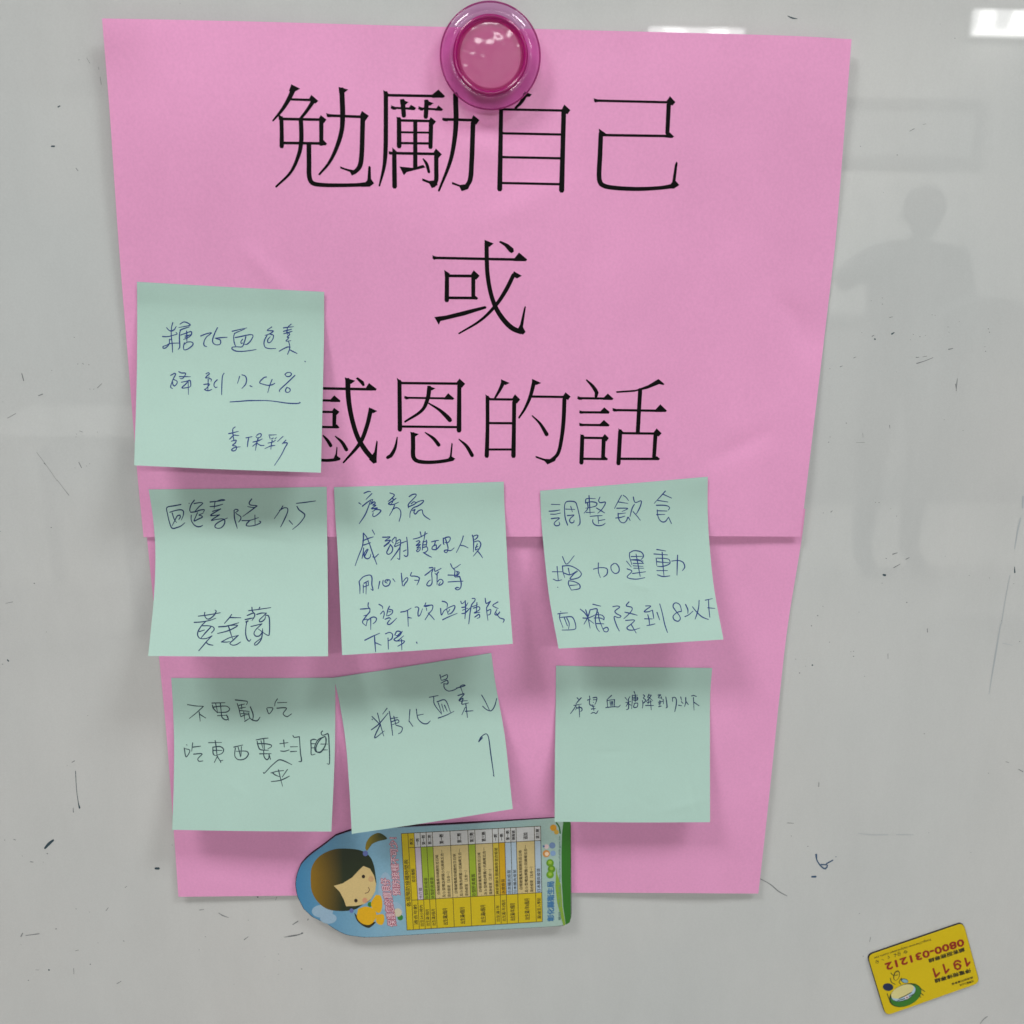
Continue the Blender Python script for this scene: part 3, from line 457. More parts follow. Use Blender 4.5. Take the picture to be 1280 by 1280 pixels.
sp = [(980, 200, 4.267, """470,940,1.6 480,935,1.0|485,955,2.4|575,928,2.6 588,920,1.4|563,840,1.2 580,836,.6|465,750,1.0|525,735,1.0|525,768,1.3|790,825,1.0|806,828,.8|690,930,1.1|725,942,1.5|675,958,.8|875,890,1.0|880,918,1.0|935,862,.9|878,1010,2.0 900,1005,1.4|708,1085,1.8 750,1072,1.2 795,1054,1.0|705,1053,1.4 720,1052,.8|740,1050,.8 762,1046,.8|1090,900,1.4|1096,918,1.4|1075,1020,1.5|1072,995,1.0|372,1056,1.4 384,1050,.7|245,1113,1.2|300,1103,1.6 312,1098,.7|925,1165,.7 922,1190,1.6 918,1232,.5|415,920,.8|755,935,.8|600,1130,.6"""),
 (980, 480, 4.267, """915,0,1.5 920,38,.5|332,208,1.5|563,220,1.2 565,236,.9|238,310,1.4|246,282,1.0|855,190,.8|955,248,.9|507,632,1.4|488,631,1.0|250,683,1.6 258,676,.9|210,687,1.0|601,704,1.2|570,665,.8|580,908,1.8 605,900,1.0|545,930,1.4|650,935,1.4 668,926,1.2|585,980,1.4 620,960,.8|530,1018,3.0 540,1020,3.4|523,1062,1.1|1230,975,.8 1231,1005,2.3|655,1165,1.8|208,1185,1.2|180,1235,1.9|400,1216,.9|860,918,.8|988,1020,.9|1096,1034,1.1|1225,1065,.9|1160,1262,.8|420,262,.6 422,285,.6|385,312,.5 430,312,.6"""),
 (940, 780, 3.765, """280,8,1.8|365,85,1.3|478,128,1.3|478,152,1.6|465,130,1.0|284,193,2.2|224,230,1.9|205,165,1.0|252,198,.9|640,140,1.0 640,162,1.0|530,246,1.0|825,22,1.2 826,38,1.6|811,516,1.5|315,745,1.2 314,765,1.5|165,936,1.0 195,938,1.0|185,997,1.2|263,1046,1.3|1195,648,1.1 1208,652,1.2|1255,684,1.6 1275,695,1.4|1113,702,1.2|832,982,.8|30,1195,2.0 50,1205,1.2 90,1228,1.6 125,1258,1.8 165,1280,1.2|1260,82,1.4|1030,1075,.8"""),
 (0, 0, 4.267, """421,319,1.3|462,308,.6 480,338,.8|525,358,.6 528,372,.6|534,410,.7 540,450,1.0|310,570,2.2 320,565,1.6|275,780,2.4 290,780,2.4|405,897,1.2 416,910,1.4|960,18,.8"""),
 (980, 0, 4.267, """20,85,.8 45,96,2.2 72,100,.6|912,204,1.4|670,700,.9 695,686,1.2|740,665,.7 758,660,.6|408,780,1.3|604,826,1.6|530,1026,.8|833,128,.7"""),
 (0, 300, 4.267, """396,519,1.3|116,712,1.6 126,750,1.8|276,695,1.1|415,661,1.2|440,659,1.2 448,663,.6|474,665,1.4|206,830,1.6 227,822,1.8|480,795,1.1|500,795,1.0|520,788,1.2 543,766,.8|40,950,.8 85,925,.8|15,863,.6|425,1018,.8 440,1024,.8|408,1035,.9|405,1050,.9|520,1024,.9|400,1215,.7|420,1185,1.2 435,1215,1.2|478,1193,1.0|462,1205,.9|235,1190,1.6 243,1197,1.2|195,1132,.5 260,1220,.5 305,1285,.5"""),
 (0, 600, 4.267, """305,0,.5 335,40,.6 368,82,1.0|273,253,1.6|183,551,2.0|0,273,1.4|30,658,.7 68,650,1.2|247,810,1.0|40,960,2.2 46,966,2.0|14,982,1.4|468,1256,.9"""),
 (0, 900, 3.368, """303,178,1.4 314,172,1.4|283,192,.7|318,215,1.0 322,290,.8 330,350,1.2 335,370,2.8|308,370,1.0 309,388,1.6|189,540,3.0 205,522,4.6 224,506,3.0|199,562,2.0|20,505,1.3|58,503,1.6 66,505,1.2|94,572,1.0|128,597,1.6 140,598,1.2|182,598,.9|655,625,3.6 668,625,3.8|725,526,1.1|527,705,1.4 534,700,.8|320,795,1.4|377,808,1.0|446,803,1.2 456,790,1.0|88,912,1.8 95,898,2.0|108,907,1.1 165,900,1.6|236,879,2.0|413,938,.9|521,930,1.6|318,972,1.2 332,968,.6|206,1052,2.4|150,1052,.6 165,1052,.6|380,1028,1.9|120,1096,1.8|310,1045,1.0 311,1070,.9|493,1110,1.4 510,1100,1.0|840,800,1.3 858,798,1.0|920,812,.8 935,822,1.8 962,832,.8|1045,842,1.0|1085,745,2.2|1165,745,1.0 1160,758,.6|1232,862,1.0 1255,848,1.2|865,912,1.2|1028,925,1.6 1045,912,1.0|1198,914,1.2 1240,908,1.8 1275,898,1.6|838,967,1.1|1172,985,1.1|1175,1012,.9|1172,1070,.9|1270,1048,1.8|1115,995,.6|985,1112,.8|88,945,.7"""),
 (1070, 1140, 7.529, """30,15,1.2 35,12,1.2|138,235,.8 128,280,.8|68,415,1.4|1170,1050,1.0 1200,1010,1.6 1235,985,1.8"""),
 (360, 1010, 6.737, """0,1080,1.0 60,1070,1.4 75,1070,1.0|118,1053,2.2|170,935,1.8 165,945,1.6|40,980,.7 85,950,1.0""")]
marks('ink_specks', sp, m_speck, 'stuff', 0, 2.15, .72)
marks('marker_blots', sp, m_dark, 'stuff', 2.15, 99, .8)
marks('marker_scribble', [(940, 780, 3.765, """302,1085,2.6 305,1110,1.6 325,1140,1.8 345,1152,2.2 355,1135,1.6 325,1132,1.8|350,1128,1.6 380,1112,1.6|395,1095,1.0|282,1190,2.2 300,1189,2.4""")], m_scr)
m_faint = simple('wiped_marker_trace', (0.40, 0.43, 0.455), 0.35)
marks('wiped_marker_trace', [(980, 480, 4.267, "1275,600,2 1272,660,2|1262,715,1.6 1247,780,1.8 1230,880,1.0|1205,1020,.8 1180,1150,1.0 1160,1280,1.0")], m_faint, 'stuff')
marks('wiped_marker_trace', [(940, 780, 3.765, "1170,0,1.0 1150,120,2.0 1130,240,1.4 1115,330,.8|500,985,.7 560,992,.9 640,992,1.0|680,991,1.0 760,992,.8|1180,90,.7 1225,100,.7")], m_faint, 'stuff')

# ------------------------------------------------------------------ flat print helpers
def text_shape(txt, bold=0.0):
    cu = bpy.data.curves.new('t', 'FONT'); cu.body = txt; cu.size = 1; cu.resolution_u = 2; cu.offset = bold; cu.fill_mode = 'FRONT'
    ob = bpy.data.objects.new('t', cu); col.objects.link(ob)
    me = bpy.data.meshes.new_from_object(ob.evaluated_get(bpy.context.evaluated_depsgraph_get()))
    v = np.array([p.co[:2] for p in me.vertices]) if len(me.vertices) else np.zeros((0, 2)); f = [tuple(p.vertices) for p in me.polygons]
    bpy.data.objects.remove(ob); bpy.data.curves.remove(cu); bpy.data.meshes.remove(me)
    return v, f
class Print:
    def __init__(s, put): s.V = []; s.F = []; s.C = []; s.put = put; s.k = 0
    def _e(s): s.k += 1; return .00003 + s.k * 2e-7
    def poly(s, pts, c, smooth=False, grad=None):
        pts = [tuple(p) for p in (catmull(list(pts) + [pts[0]], 1.5)[:-1] if smooth else pts)]
        e = s._e(); b = len(s.V)
        for p in pts: s.V.append(s.put(p[0], p[1], e)); s.C.append(grad(*p) if grad else c)
        if smooth:
            cx = sum(p[0] for p in pts)/len(pts); cy = sum(p[1] for p in pts)/len(pts); s.V.append(s.put(cx, cy, e)); s.C.append(grad(cx, cy) if grad else c)
            n = len(pts)
            for i in range(n): s.F.append((b+n, b+i, b+(i+1) % n))
        else: s.F.append(tuple(range(b, b + len(pts))))
    def ell(s, cx, cy, rx, ry, c, rot=0, grad=None):
        s.poly([(cx + rx*math.cos(a)*math.cos(rot) - ry*math.sin(a)*math.sin(rot), cy + rx*math.cos(a)*math.sin(rot) + ry*math.sin(a)*math.cos(rot)) for a in np.linspace(0, 2*math.pi, 21)[:-1]], c, False, grad)
    def line(s, pts, w, c):
        e = s._e(); b = len(s.V); ribbon(s.V, s.F, catmull([(x, y, w) for x, y in pts], 2.0), lambda x, y: s.put(x, y, e)); s.C += [c] * (len(s.V) - b)
    def text(s, txt, P0, P1, P2, c, bold=0.0):
        v, f = text_shape(txt)
        if not len(v): return
        mn, mx = v.min(0), v.max(0); q = (v - mn) / (mx - mn + 1e-9); e = s._e(); b = len(s.V)
        P0, P1, P2 = map(np.array, (P0, P1, P2)); ex, ey = P1 - P0, P2 - P0
        em = np.linalg.norm(ey); ux, uy = ex / np.linalg.norm(ex), ey / em
        offs = [(0, 0)] if not bold else [(bold * em * math.cos(t), bold * em * math.sin(t)) for t in (np.linspace(0, 2 * math.pi, 9)[:-1] if bold > .06 else np.linspace(.785, 7.07, 5)[:-1])]
        for (ox, oy) in offs:
            b = len(s.V); e = s._e() if ox else e
            for a in q:
                p = P0 + ex * a[0] + ey * a[1] + ux * ox + uy * oy; s.V.append(s.put(p[0], p[1], e)); s.C.append(c)
            s.F += [tuple(b + i for i in g) for g in f]
    def done(s, name, parent, mat=None):
        o = mesh_obj(name, s.V, s.F, mat or m_print, parent, cols=s.C); s.V = []; s.F = []; s.C = []; return o
def slab(name, outline, d0, d1, mat, parent=None, cols=None):
    """flat plate following an outline given in photo pixels at its own face depth d1, going back to d0"""
    f = [at(x, y, d1) for x, y in outline]; b = [Vector((p.x, -d0, p.z)) for p in f]; n = len(f)
    F = [tuple(range(n))[::-1], tuple(range(n, 2 * n))] + [(i, (i+1) % n, n+(i+1) % n, n+i) for i in range(n)]
    return mesh_obj(name, f + b, F, mat, parent)

# ------------------------------------------------------------------ bookmark shaped magnet
bk = [(439.4, 1038.2), (419.4, 1044.9), (408, 1054), (400, 1060), (390, 1067), (382, 1074), (376, 1081), (372.6, 1088.7), (370, 1097), (369.2, 1105), (370, 1113), (371.9, 1121.3), (379.3, 1136), (389.7, 1145.8), (399, 1150.5), (409, 1155), (416, 1160), (423.8, 1164.6), (430, 1167.6), (437.2, 1169.6), (455, 1171.8), (475, 1171.3), (493.6, 1170), (600, 1163.6), (650, 1160.6), (700, 1157.6), (706, 1156), (711, 1152.6), (713.6, 1148), (714.4, 1142), (713.6, 1032), (712.5, 1026), (708, 1022.6), (700, 1022.2), (620, 1027.6), (560, 1031.0), (490, 1034.7), (462, 1036)][::-1]
DB = 0.0042
bm_back = slab('bookmark_magnet', bk, 0.0008, DB - .0004, m_black)
tag(bm_back, 'long blue bookmark magnet with a cartoon girl and a coloured table', 'magnet')
cxk, cyk = 545, 1098
pk = [(cxk + (x - cxk) * .9975, cyk + (y - cyk) * .9955) for x, y in bk]
def put_b(x, y, e=.00003): return at(x, y, DB + e)
pr = Print(put_b)
# background print: fan of strips so the blue fades to grey green
def bgcol(x, y):
    t = (x - 370) / 345; a, b_, c = np.array(lin(58, 128, 172)), np.array(lin(128, 172, 196)), np.array(lin(165, 190, 178))
    q = a * (1 - t / .3) + b_ * (t / .3) if t < .3 else b_ * (1 - (t - .3) / .7) + c * ((t - .3) / .7)
    return tuple(q)
fv = [at(x, y, DB) for x, y in pk]; n = len(pk); bv = [Vector((p.x, -(DB - .00038), p.z)) for p in fv]
top_i = sorted([p for p in pk if p[1] < 1098], key=lambda p: p[0]); 
def edge_y(x, lo):
    ys = []
    for i in range(n):
        (xa, ya), (xb, yb) = pk[i], pk[(i+1) % n]
        if (xa - x) * (xb - x) <= 0 and xa != xb: ys.append(ya + (yb - ya) * (x - xa) / (xb - xa))
    return (max(ys) if lo else min(ys)) if ys else cyk
xs = list(np.linspace(369.9, 378, 7)) + list(np.linspace(380, 712, 60)) + [713.6]
V = []; Cc = []; Fc = []
for x in xs:
    for y in (edge_y(x, False), edge_y(x, True)): V.append(at(x, y, DB)); Cc.append(bgcol(x, y))
m_ = len(V)
for i in range(len(xs) - 1): Fc.append((2*i, 2*i+1, 2*i+3, 2*i+2))
V += [Vector((p.x, -(DB - .0004), p.z)) for p in V]; Cc += Cc
for i in range(len(xs) - 1): Fc.append((2*i, 2*i+2, m_+2*i+2, m_+2*i)); Fc.append((2*i+1, m_+2*i+1, m_+2*i+3, 2*i+3))
mesh_obj('printed_face', V, Fc, m_print, bm_back, cols=Cc)
Z = lambda s_: [(360 + a / 6.737, 1010 + b / 6.737) for a, b in nums(s_)]
zp = lambda a, b: (360 + a / 6.737, 1010 + b / 6.737)
for cx_, cy_, rx_, ry_ in ((290, 870, 90, 55), (340, 930, 70, 45), (820, 700, 60, 160), (900, 880, 70, 90)):
    x, y = zp(cx_, cy_); pr.ell(x, y, rx_/6.737, ry_/6.737, lin(150, 178, 200))
def hairc(x, y):
    t = min(1, max(0, (x - 388) / 40)); a, b_ = np.array(lin(140, 105, 12)), np.array(lin(30, 42, 18)); return tuple(a * (1 - t) + b_ * t)
pr.poly(Z('190,600 200,500 260,410 380,350 500,342 620,360 690,410 722,480 738,570 742,650 700,765 620,820 560,855 440,868 330,850 250,790 200,700'), None, True, hairc)
pr.poly(Z('650,340 660,290 700,235 770,210 835,258 760,280 700,310 665,360'), None, True, lambda x, y: tuple(np.array(lin(140, 120, 20)) * (1 - min(1, (x - 456) / 22)) + np.array(lin(30, 50, 18)) * min(1, (x - 456) / 22)))
pr.poly(Z('385,655 460,635 540,585 600,520 635,488 690,510 725,570 742,640 735,700 700,765 640,810 570,825 490,828 470,770 435,705'), lin(212, 186, 128))
for a, b, r, c in ((635, 577, 15, (45, 25, 15)), (572, 780, 15, (45, 25, 15)), (700, 598, 24, (200, 160, 115)), (648, 778, 22, (212, 150, 115)), (652, 383, 22, (95, 108, 170)), (535, 865, 18, (95, 108, 170)), (690, 812, 20, (50, 125, 40)), (945, 922, 24, (50, 130, 45)), (925, 880, 34, (205, 195, 170))):
    x, y = zp(a, b); pr.ell(x, y, r/6.737, r/6.737*1.05, lin(*c))
pr.line(Z('678,668 687,690 674,712 650,718'), 1.0, lin(110, 70, 45))
pr.poly(Z('555,880 590,960 680,1010 740,960 690,985 620,965'), lin(45, 42, 18), True)
for s_ in ('590,850 650,830 720,850 745,900 720,960 680,985 620,970 580,920', '740,730 780,740 795,820 770,885 715,850 700,800', '740,900 800,895 812,940 790,985 745,965'):
    pr.poly(Z(s_), lin(225, 172, 8), True)
pr.done('cartoon_girl', bm_back)
# outlined headings, reading upwards
def up_text(txt, x_l, x_r, y_b, y_t, c, bold=0.0, tilt=0.0):
    pr.text(txt, (x_r + tilt, y_b), (x_r, y_t), (x_l + tilt, y_b), c, bold)
for bold, c in ((0.075, (165, 70, 90)), (0.0, (228, 205, 215))):
    up_text('保護您的寶貝仔', 475.5, 486.5, 1158, 1098, lin(*c), bold, 9.5)
    up_text('預防接種不可少！', 486.5, 496.0, 1119, 1047, lin(*c), bold, 4.5)
pr.done('heading_print', bm_back)
# table
TLq, TRq, BRq, BLq = map(np.array, ((501.6, 1042.0), (675.7, 1032.7), (678.0, 1152.0), (508.8, 1162.6)))
def tb(u, v): return tuple((1-v)*((1-u)*TLq + u*TRq) + v*((1-u)*BLq + u*BRq))
cxs = [501.6, 509.8, 517.5, 525, 532.6, 540.3, 562.4, 584.7, 593.4, 615.2, 622.7, 630.5, 638.2, 645, 667.8, 675.7]
us = [(x - 501.6) / 174.1 for x in cxs]; v1, v2 = .15, .695
YE = (205, 180, 8); GN = (150, 172, 40); TN = (205, 184, 128); WH = (205, 205, 205); LV = (196, 182, 198); BL = (172, 190, 206); GO = (205, 160, 5)
midc = [None, YE, LV, GN, GN, TN, TN, GN, TN, (208, 184, 60), GO, BL, BL, TN, BL]
def cell(u0, u1, w0, w1, c): pr.poly([tb(u0, w0), tb(u0, w1), tb(u1, w1), tb(u1, w0)], lin(*c))
cell(us[0], us[1], 0, 1, YE)
for i in range(1, 15):
    cell(us[i], us[i+1], 0, v1, YE if i == 1 else WH); cell(us[i], us[i+1], v1, v2, midc[i]); cell(us[i], us[i+1], v2, 1, YE)
ln = lin(70, 62, 25)
for i in range(16):
    w1 = v2 if i in (8, 12) else 1; pr.line([tb(us[i], 0), tb(us[i], w1)], .75, ln)
for w, u0 in ((0, 0), (v1, us[1]), (v2, us[1]), (1, 0)): pr.line([tb(u0, w), tb(1, w)], .75, ln)
pr.done('printed_table', bm_back)
def cell_text(txt, u0, u1, w_bot, w_top, c=(48, 40, 16), bold=.02, n=None):
    pr.text(txt, tb(u1, w_bot), tb(u1, w_top), tb(u0, w_bot), lin(*c), bold)
def um(i, a, b): return us[i] + (us[i+1] - us[i]) * a, us[i] + (us[i+1] - us[i]) * b
cell_text('各項預防接種時間表', *um(0, .14, .86), .76, .27)
cell_text('疫苗種類', *um(1, .2, .8), .51, .37); cell_text('適合年齡', *um(1, .2, .8), .95, .74); cell_text('劑次', *um(1, .2, .8), .12, .055)
lows = {2: '出生24小時內', 3: '出生滿1個月', 4: '出生滿5個月', 5: '出生滿2個月', 6: '出生滿4個月', 9: '出生滿1年', 10: '出生滿1年3個月', 14: '滿5歲至入學前', 13: '出生滿1年6個月'}
for i, t in lows.items():
    a, b = (.2, .8) if us[i+1] - us[i] < .06 else (.36, .64)
    cell_text(t, *um(i, a, b), .97, .75 if len(t) > 6 else .80)
for (i, j, t) in ((7, 8, '出生滿6個月'), (11, 12, '出生滿1年3個月')):
    m0 = (us[i] + us[j+1]) / 2; w = .018; cell_text(t, m0 - w, m0 + w, .97, .79)
mids = {2: ('卡介苗', .685, .57), 3: ('Ｂ型肝炎疫苗', .685, .47), 4: ('Ｂ型肝炎疫苗', .685, .47), 7: ('Ｂ型肝炎疫苗', .685, .46), 9: ('麻疹腮腺炎德國麻疹混合疫苗', .685, .20), 10: ('水痘疫苗', .685, .53), 11: ('日本腦炎疫苗', .685, .44), 12: ('日本腦炎疫苗', .685, .44), 14: ('日本腦炎疫苗', .685, .44)}
for i, (t, b, a) in mids.items(): cell_text(t, *um(i, .24, .8), b, a, (50, 50, 50) if midc[i] in (BL, LV) else (52, 46, 14))
for i in (5, 6, 8, 13):
    cell_text('．白喉破傷風非細胞性百日咳', *um(i, .10, .28), .685, .24); cell_text('及ｂ型嗜血桿菌小兒麻痺五合一', *um(i, .40, .58), .685, .19); cell_text('混合疫苗（五合一）', *um(i, .70, .88), .685, .42)
heads = {2: '一劑', 3: '第一劑', 4: '第二劑', 5: '第一劑', 6: '第二劑', 7: '第三劑', 8: '第三劑', 9: '一劑', 10: '一劑', 11: '第一劑', 12: '隔兩週', 13: '追加', 14: '第三劑'}
for i, t in heads.items():
    a, b = (.22, .8) if us[i+1] - us[i] < .06 else (.38, .62)
    cell_text(t, *um(i, a, b), .128, .03 if len(t) > 2 else .06, (50, 48, 48), .03)
pr.done('table_lettering', bm_back)
# right end: green border, bean motif, office name
Y = lambda s_: [(640 + a / 8.828, 1020 + b / 8.828) for a, b in nums(s_)]
yp = lambda a, b: (640 + a / 8.828, 1020 + b / 8.828)
pr.poly(Y('490,560 500,640 540,760 556,1000 590,1200 570,1214 540,1120 500,960 478,780'), lin(130, 165, 50))
pr.poly(Y('566,60 570,40 640,40 648,80 648,1130 636,1175 594,1200 565,1000 548,700 546,400 552,200'), lin(42, 112, 24))
for a, b, r, c in ((420, 518, 42, (100, 150, 20)), (436, 586, 42, (92, 140, 16)), (420, 648, 42, (104, 156, 24)), (420, 512, 20, (150, 185, 60)), (436, 580, 20, (140, 176, 50)), (420, 642, 20, (150, 185, 60)), (378, 415, 40, (205, 140, 70)), (384, 418, 22, (235, 205, 175)), (380, 338, 26, (215, 190, 190)), (445, 325, 34, (110, 135, 175)), (452, 412, 30, (130, 160, 200)), (456, 130, 36, (205, 145, 20)), (490, 178, 26, (200, 160, 60)), (350, 335, 12, (80, 110, 160))):
    x, y = yp(a, b); pr.ell(x, y, r/8.828, r/8.828, lin(*c))
pr.line(Y('490,75 520,120 532,190'), 1.8, lin(40, 105, 40))
pr.text('彰化縣衛生局', *[yp(*q) for q in ((466, 1158), (464, 722), (390, 1162))], lin(62, 118, 165), .045)
pr.text('電話：04-7115141  http://www.chshb.gov.tw', *[yp(*q) for q in ((545, 1150), (540, 215), (512, 1152))], lin(95, 128, 125), .02)
pr.done('printed_logo', bm_back)

# ------------------------------------------------------------------ yellow card magnet
zc = lambda a, b: (1070 + a / 7.529, 1140 + b / 7.529)
cr_ = [zc(*p) for p in ((105, 408), (1012, 98), (1165, 665), (278, 977))]
def rounded(c, r, k=6):
    out = []
    for i in range(4):
        p = np.array(c[i]); a = np.array(c[i-1]); b = np.array(c[(i+1) % 4])
        pa = p + (a - p) / np.linalg.norm(a - p) * r; pb = p + (b - p) / np.linalg.norm(b - p) * r
        for t in np.linspace(0, 1, k): out.append(tuple((1-t)**2 * pa + 2*t*(1-t) * p + t*t * pb))
    return out
DC = 0.0013
cc = rounded(cr_, 7.5)
card = slab('card_magnet', cc, 0.0, DC - .0003, m_black)
tag(card, 'small yellow card magnet, upside down, with red phone numbers', 'magnet')
cm = np.mean(cc, axis=0)
face = slab('printed_face', [tuple(cm + (np.array(p) - cm) * .992 + np.array((.25, .35))) for p in cc], DC - .0003, DC, paper('yellow_print', lin(212, 184, 12), .4, .05, 1500, .1), card)
pc = Print(lambda x, y, e=.00003: at(x, y, DC + e))
def ct(t, a, b, c, colr, bold=0.0): pc.text(t, zc(*a), zc(*b), zc(*c), lin(*colr), bold)
RED = (142, 22, 5); BK = (38, 34, 10)
ct('0800-031212', (1006, 252), (272, 487), (1022, 314), RED, .07)
ct('顧客服務專線', (1017, 333), (678, 443), (1027, 370), BK, .05)
for st in ('1028,437 1046,508|1046,506 1070,472', '985,505 978,530 955,541 932,526 932,502 955,488 985,505|931,515 922,488 936,464 962,458 982,470', '822,495 845,575|845,573 873,540', '728,535 751,611|751,608 785,573'):
    for q in st.split('|'): pc.line([zc(*p) for p in nums(q)], 2.5, lin(*RED))
ct('停電報修專線', (1076, 529), (735, 633), (1086, 567), BK, .05)
ct('經濟部所屬事業', (1097, 605), (898, 670), (1102, 625), BK, .03)
ct('台灣電力公司', (1104, 640), (975, 678), (1109, 660), BK, .03)
ct('http://www.taipower.com.tw', (698, 245), (165, 420), (706, 271), BK, .02)
for st in ('460,362 480,370 470,390 450,385 460,362|448,378 485,376', '395,380 412,375 415,410 398,412 395,380|396,395 414,392', '355,398 385,402|372,388 368,425', '300,412 318,430 300,440|310,420 300,425', '242,448 262,452', '190,455 210,460 208,482 186,480 190,455|195,468 212,466'):
    for q in st.split('|'): pc.line([zc(*p) for p in nums(q)], .7, lin(70, 58, 12))
pc.done('printed_lettering', card)
# plain oval emblem in the picture's colours
ze = lambda a, b: (1080 + a / 12.8, 1160 + b / 12.8)
def oval(a, b, rx, ry, c, rot=-.42): x, y = ze(a, b); pc.ell(x, y, rx/12.8, ry/12.8, lin(*c), rot)
oval(660, 1075, 275, 172, (30, 55, 22)); oval(672, 1082, 262, 158, (50, 118, 30)); oval(632, 1040, 212, 118, (35, 62, 70)); oval(632, 1040, 205, 110, (168, 196, 214)); oval(615, 1015, 196, 92, (215, 205, 140)); oval(520, 760, 50, 85, (70, 60, 12), .3); oval(522, 768, 36, 70, (212, 184, 12), .3)
oval(385, 945, 85, 62, (24, 38, 72), .1); oval(650, 845, 62, 36, (60, 84, 82), .3); oval(655, 848, 48, 26, (130, 170, 185), .3)
for q in nums('895,960 975,1020|'.rstrip('|')), nums('905,1040 950,1075'), nums('880,1080 910,1110'), nums('600,800 560,870 590,900'), nums('430,720 470,760 540,750'), nums('420,800 440,870 500,900'), nums('370,1050 420,1180 470,1240'), nums('560,1130 660,1085 760,1030'), nums('540,1160 650,1130 790,1060'):
    pc.line([ze(*p) for p in q], 1.0, lin(38, 48, 18))
oval(685, 1110, 36, 27, (215, 200, 205)); oval(688, 1112, 14, 10, (60, 50, 70))
pc.done('oval_emblem', card)

# ------------------------------------------------------------------ round magnet of clear pink plastic
def lathe(prof, center, n=96):
    V = []; F = []
    for (r, y) in prof:
        for k in range(n):
            a = 2 * math.pi * k / n; V.append((center.x + r * math.cos(a), -y, center.z + r * math.sin(a)))
    m = len(prof)
    for i in range(m - 1):
        for k in range(n): F.append((i*n+k, i*n+(k+1) % n, (i+1)*n+(k+1) % n, (i+1)*n+k))
    return V, F
def clear(name, tint, op, dif, rough=.05):
    m = bpy.data.materials.new(name); m.use_nodes = True; nt = m.node_tree; N = nt.nodes; L = nt.links; N.clear()
    out = N.new('ShaderNodeOutputMaterial'); tr = N.new('ShaderNodeBsdfTransparent'); tr.inputs[0].default_value = (*tint, 1)
    df = N.new('ShaderNodeBsdfPrincipled'); df.inputs['Base Color'].default_value = (*dif, 1); df.inputs['Roughness'].default_value = .3
    gl = N.new('ShaderNodeBsdfGlossy'); gl.inputs['Roughness'].default_value = rough
    m1 = N.new('ShaderNodeMixShader'); m1.inputs[0].default_value = op; m2 = N.new('ShaderNodeMixShader')
    lw = N.new('ShaderNodeLayerWeight'); lw.inputs[0].default_value = .25
    pw = N.new('ShaderNodeMath'); pw.operation = 'POWER'; pw.inputs[1].default_value = 2.0; L.new(lw.outputs['Facing'], pw.inputs[0])
    fr = N.new('ShaderNodeMath'); fr.operation = 'MULTIPLY_ADD'; fr.inputs[1].default_value = .35; fr.inputs[2].default_value = .045; L.new(pw.outputs[0], fr.inputs[0])
    L.new(tr.outputs[0], m1.inputs[1]); L.new(df.outputs[0], m1.inputs[2]); L.new(fr.outputs[0], m2.inputs[0])
    L.new(m1.outputs[0], m2.inputs[1]); L.new(gl.outputs[0], m2.inputs[2]); L.new(m2.outputs[0], out.inputs[0]); return m
mc = at(613, 70, .006)
mag = bpy.data.objects.new('round_magnet', None); col.objects.link(mag); mag.location = (mc.x, -.0012, mc.z); mag.empty_display_size = .01
tag(mag, 'round clear pink plastic magnet holding up the printed sheet at its top edge', 'magnet')
b0 = 0.0016
m_rim = clear('clear_pink_plastic', (0.84, 0.50, 0.78), .08, (0.55, 0.08, 0.36))
m_ring = clear('deep_pink_plastic', (0.66, 0.03, 0.36), .45, (0.56, 0.004, 0.26))
def rough_up(m):
    nt = m.node_tree; N = nt.nodes; L = nt.links
    tc = N.new('ShaderNodeTexCoord'); nz = N.new('ShaderNodeTexNoise'); nz.inputs['Scale'].default_value = 95; nz.inputs['Detail'].default_value = 2
    bp = N.new('ShaderNodeBump'); bp.inputs['Strength'].default_value = .34; bp.inputs['Distance'].default_value = .0026
    L.new(tc.outputs['Object'], nz.inputs['Vector']); L.new(nz.outputs['Fac'], bp.inputs['Height'])
    for n in N:
        if n.type == 'BSDF_GLOSSY': L.new(bp.outputs[0], n.inputs['Normal']); n.inputs['Roughness'].default_value = .11
    return m
m_face = rough_up(clear('frosted_pink_plastic', (0.85, 0.30, 0.55), .72, (0.58, 0.06, 0.27), .10))
m_lip = clear('magenta_plastic_edge', (0.6, 0.12, 0.42), .5, (0.45, 0.02, 0.25))
Rr = 0.0197
def mpart(name, prof, mat):
    V, F = lathe(prof, mc); o = mesh_obj(name, V, F, mat, mag, smooth=(name != 'front_disc')); return o
mpart('flange', [(Rr-.0054, b0+.0068), (Rr-.0048, b0+.0076), (Rr-.0040, b0+.0078), (Rr-.0028, b0+.0074), (Rr-.0014, b0+.0064), (Rr-.0005, b0+.0053), (Rr, b0+.0044)], m_rim)
mpart('edge_lip', [(Rr-.0004, b0+.0036), (Rr+.0001, b0+.0036), (Rr+.00028, b0+.0040), (Rr+.0002, b0+.0045), (Rr-.0001, b0+.0048)], m_lip)
mpart('inner_wall', [(Rr-.0054, b0), (Rr-.0050, b0+.0068), (Rr-.0053, b0+.0077), (Rr-.0062, b0+.0077), (Rr-.0067, b0+.0060), (Rr-.0067, b0+.0005)], m_ring)
mpart('front_disc', [(Rr-.00665, b0+.0054), (Rr-.0078, b0+.0059), (.006, b0+.00592), (.0001, b0+.00593)], m_face)
mpart('magnet_core', [(.0001, b0+.0030), (.0085, b0+.0030), (.0088, b0+.0027), (.0088, b0-.0002)], simple('magnet_ferrite', (.42, .07, .20), .5))

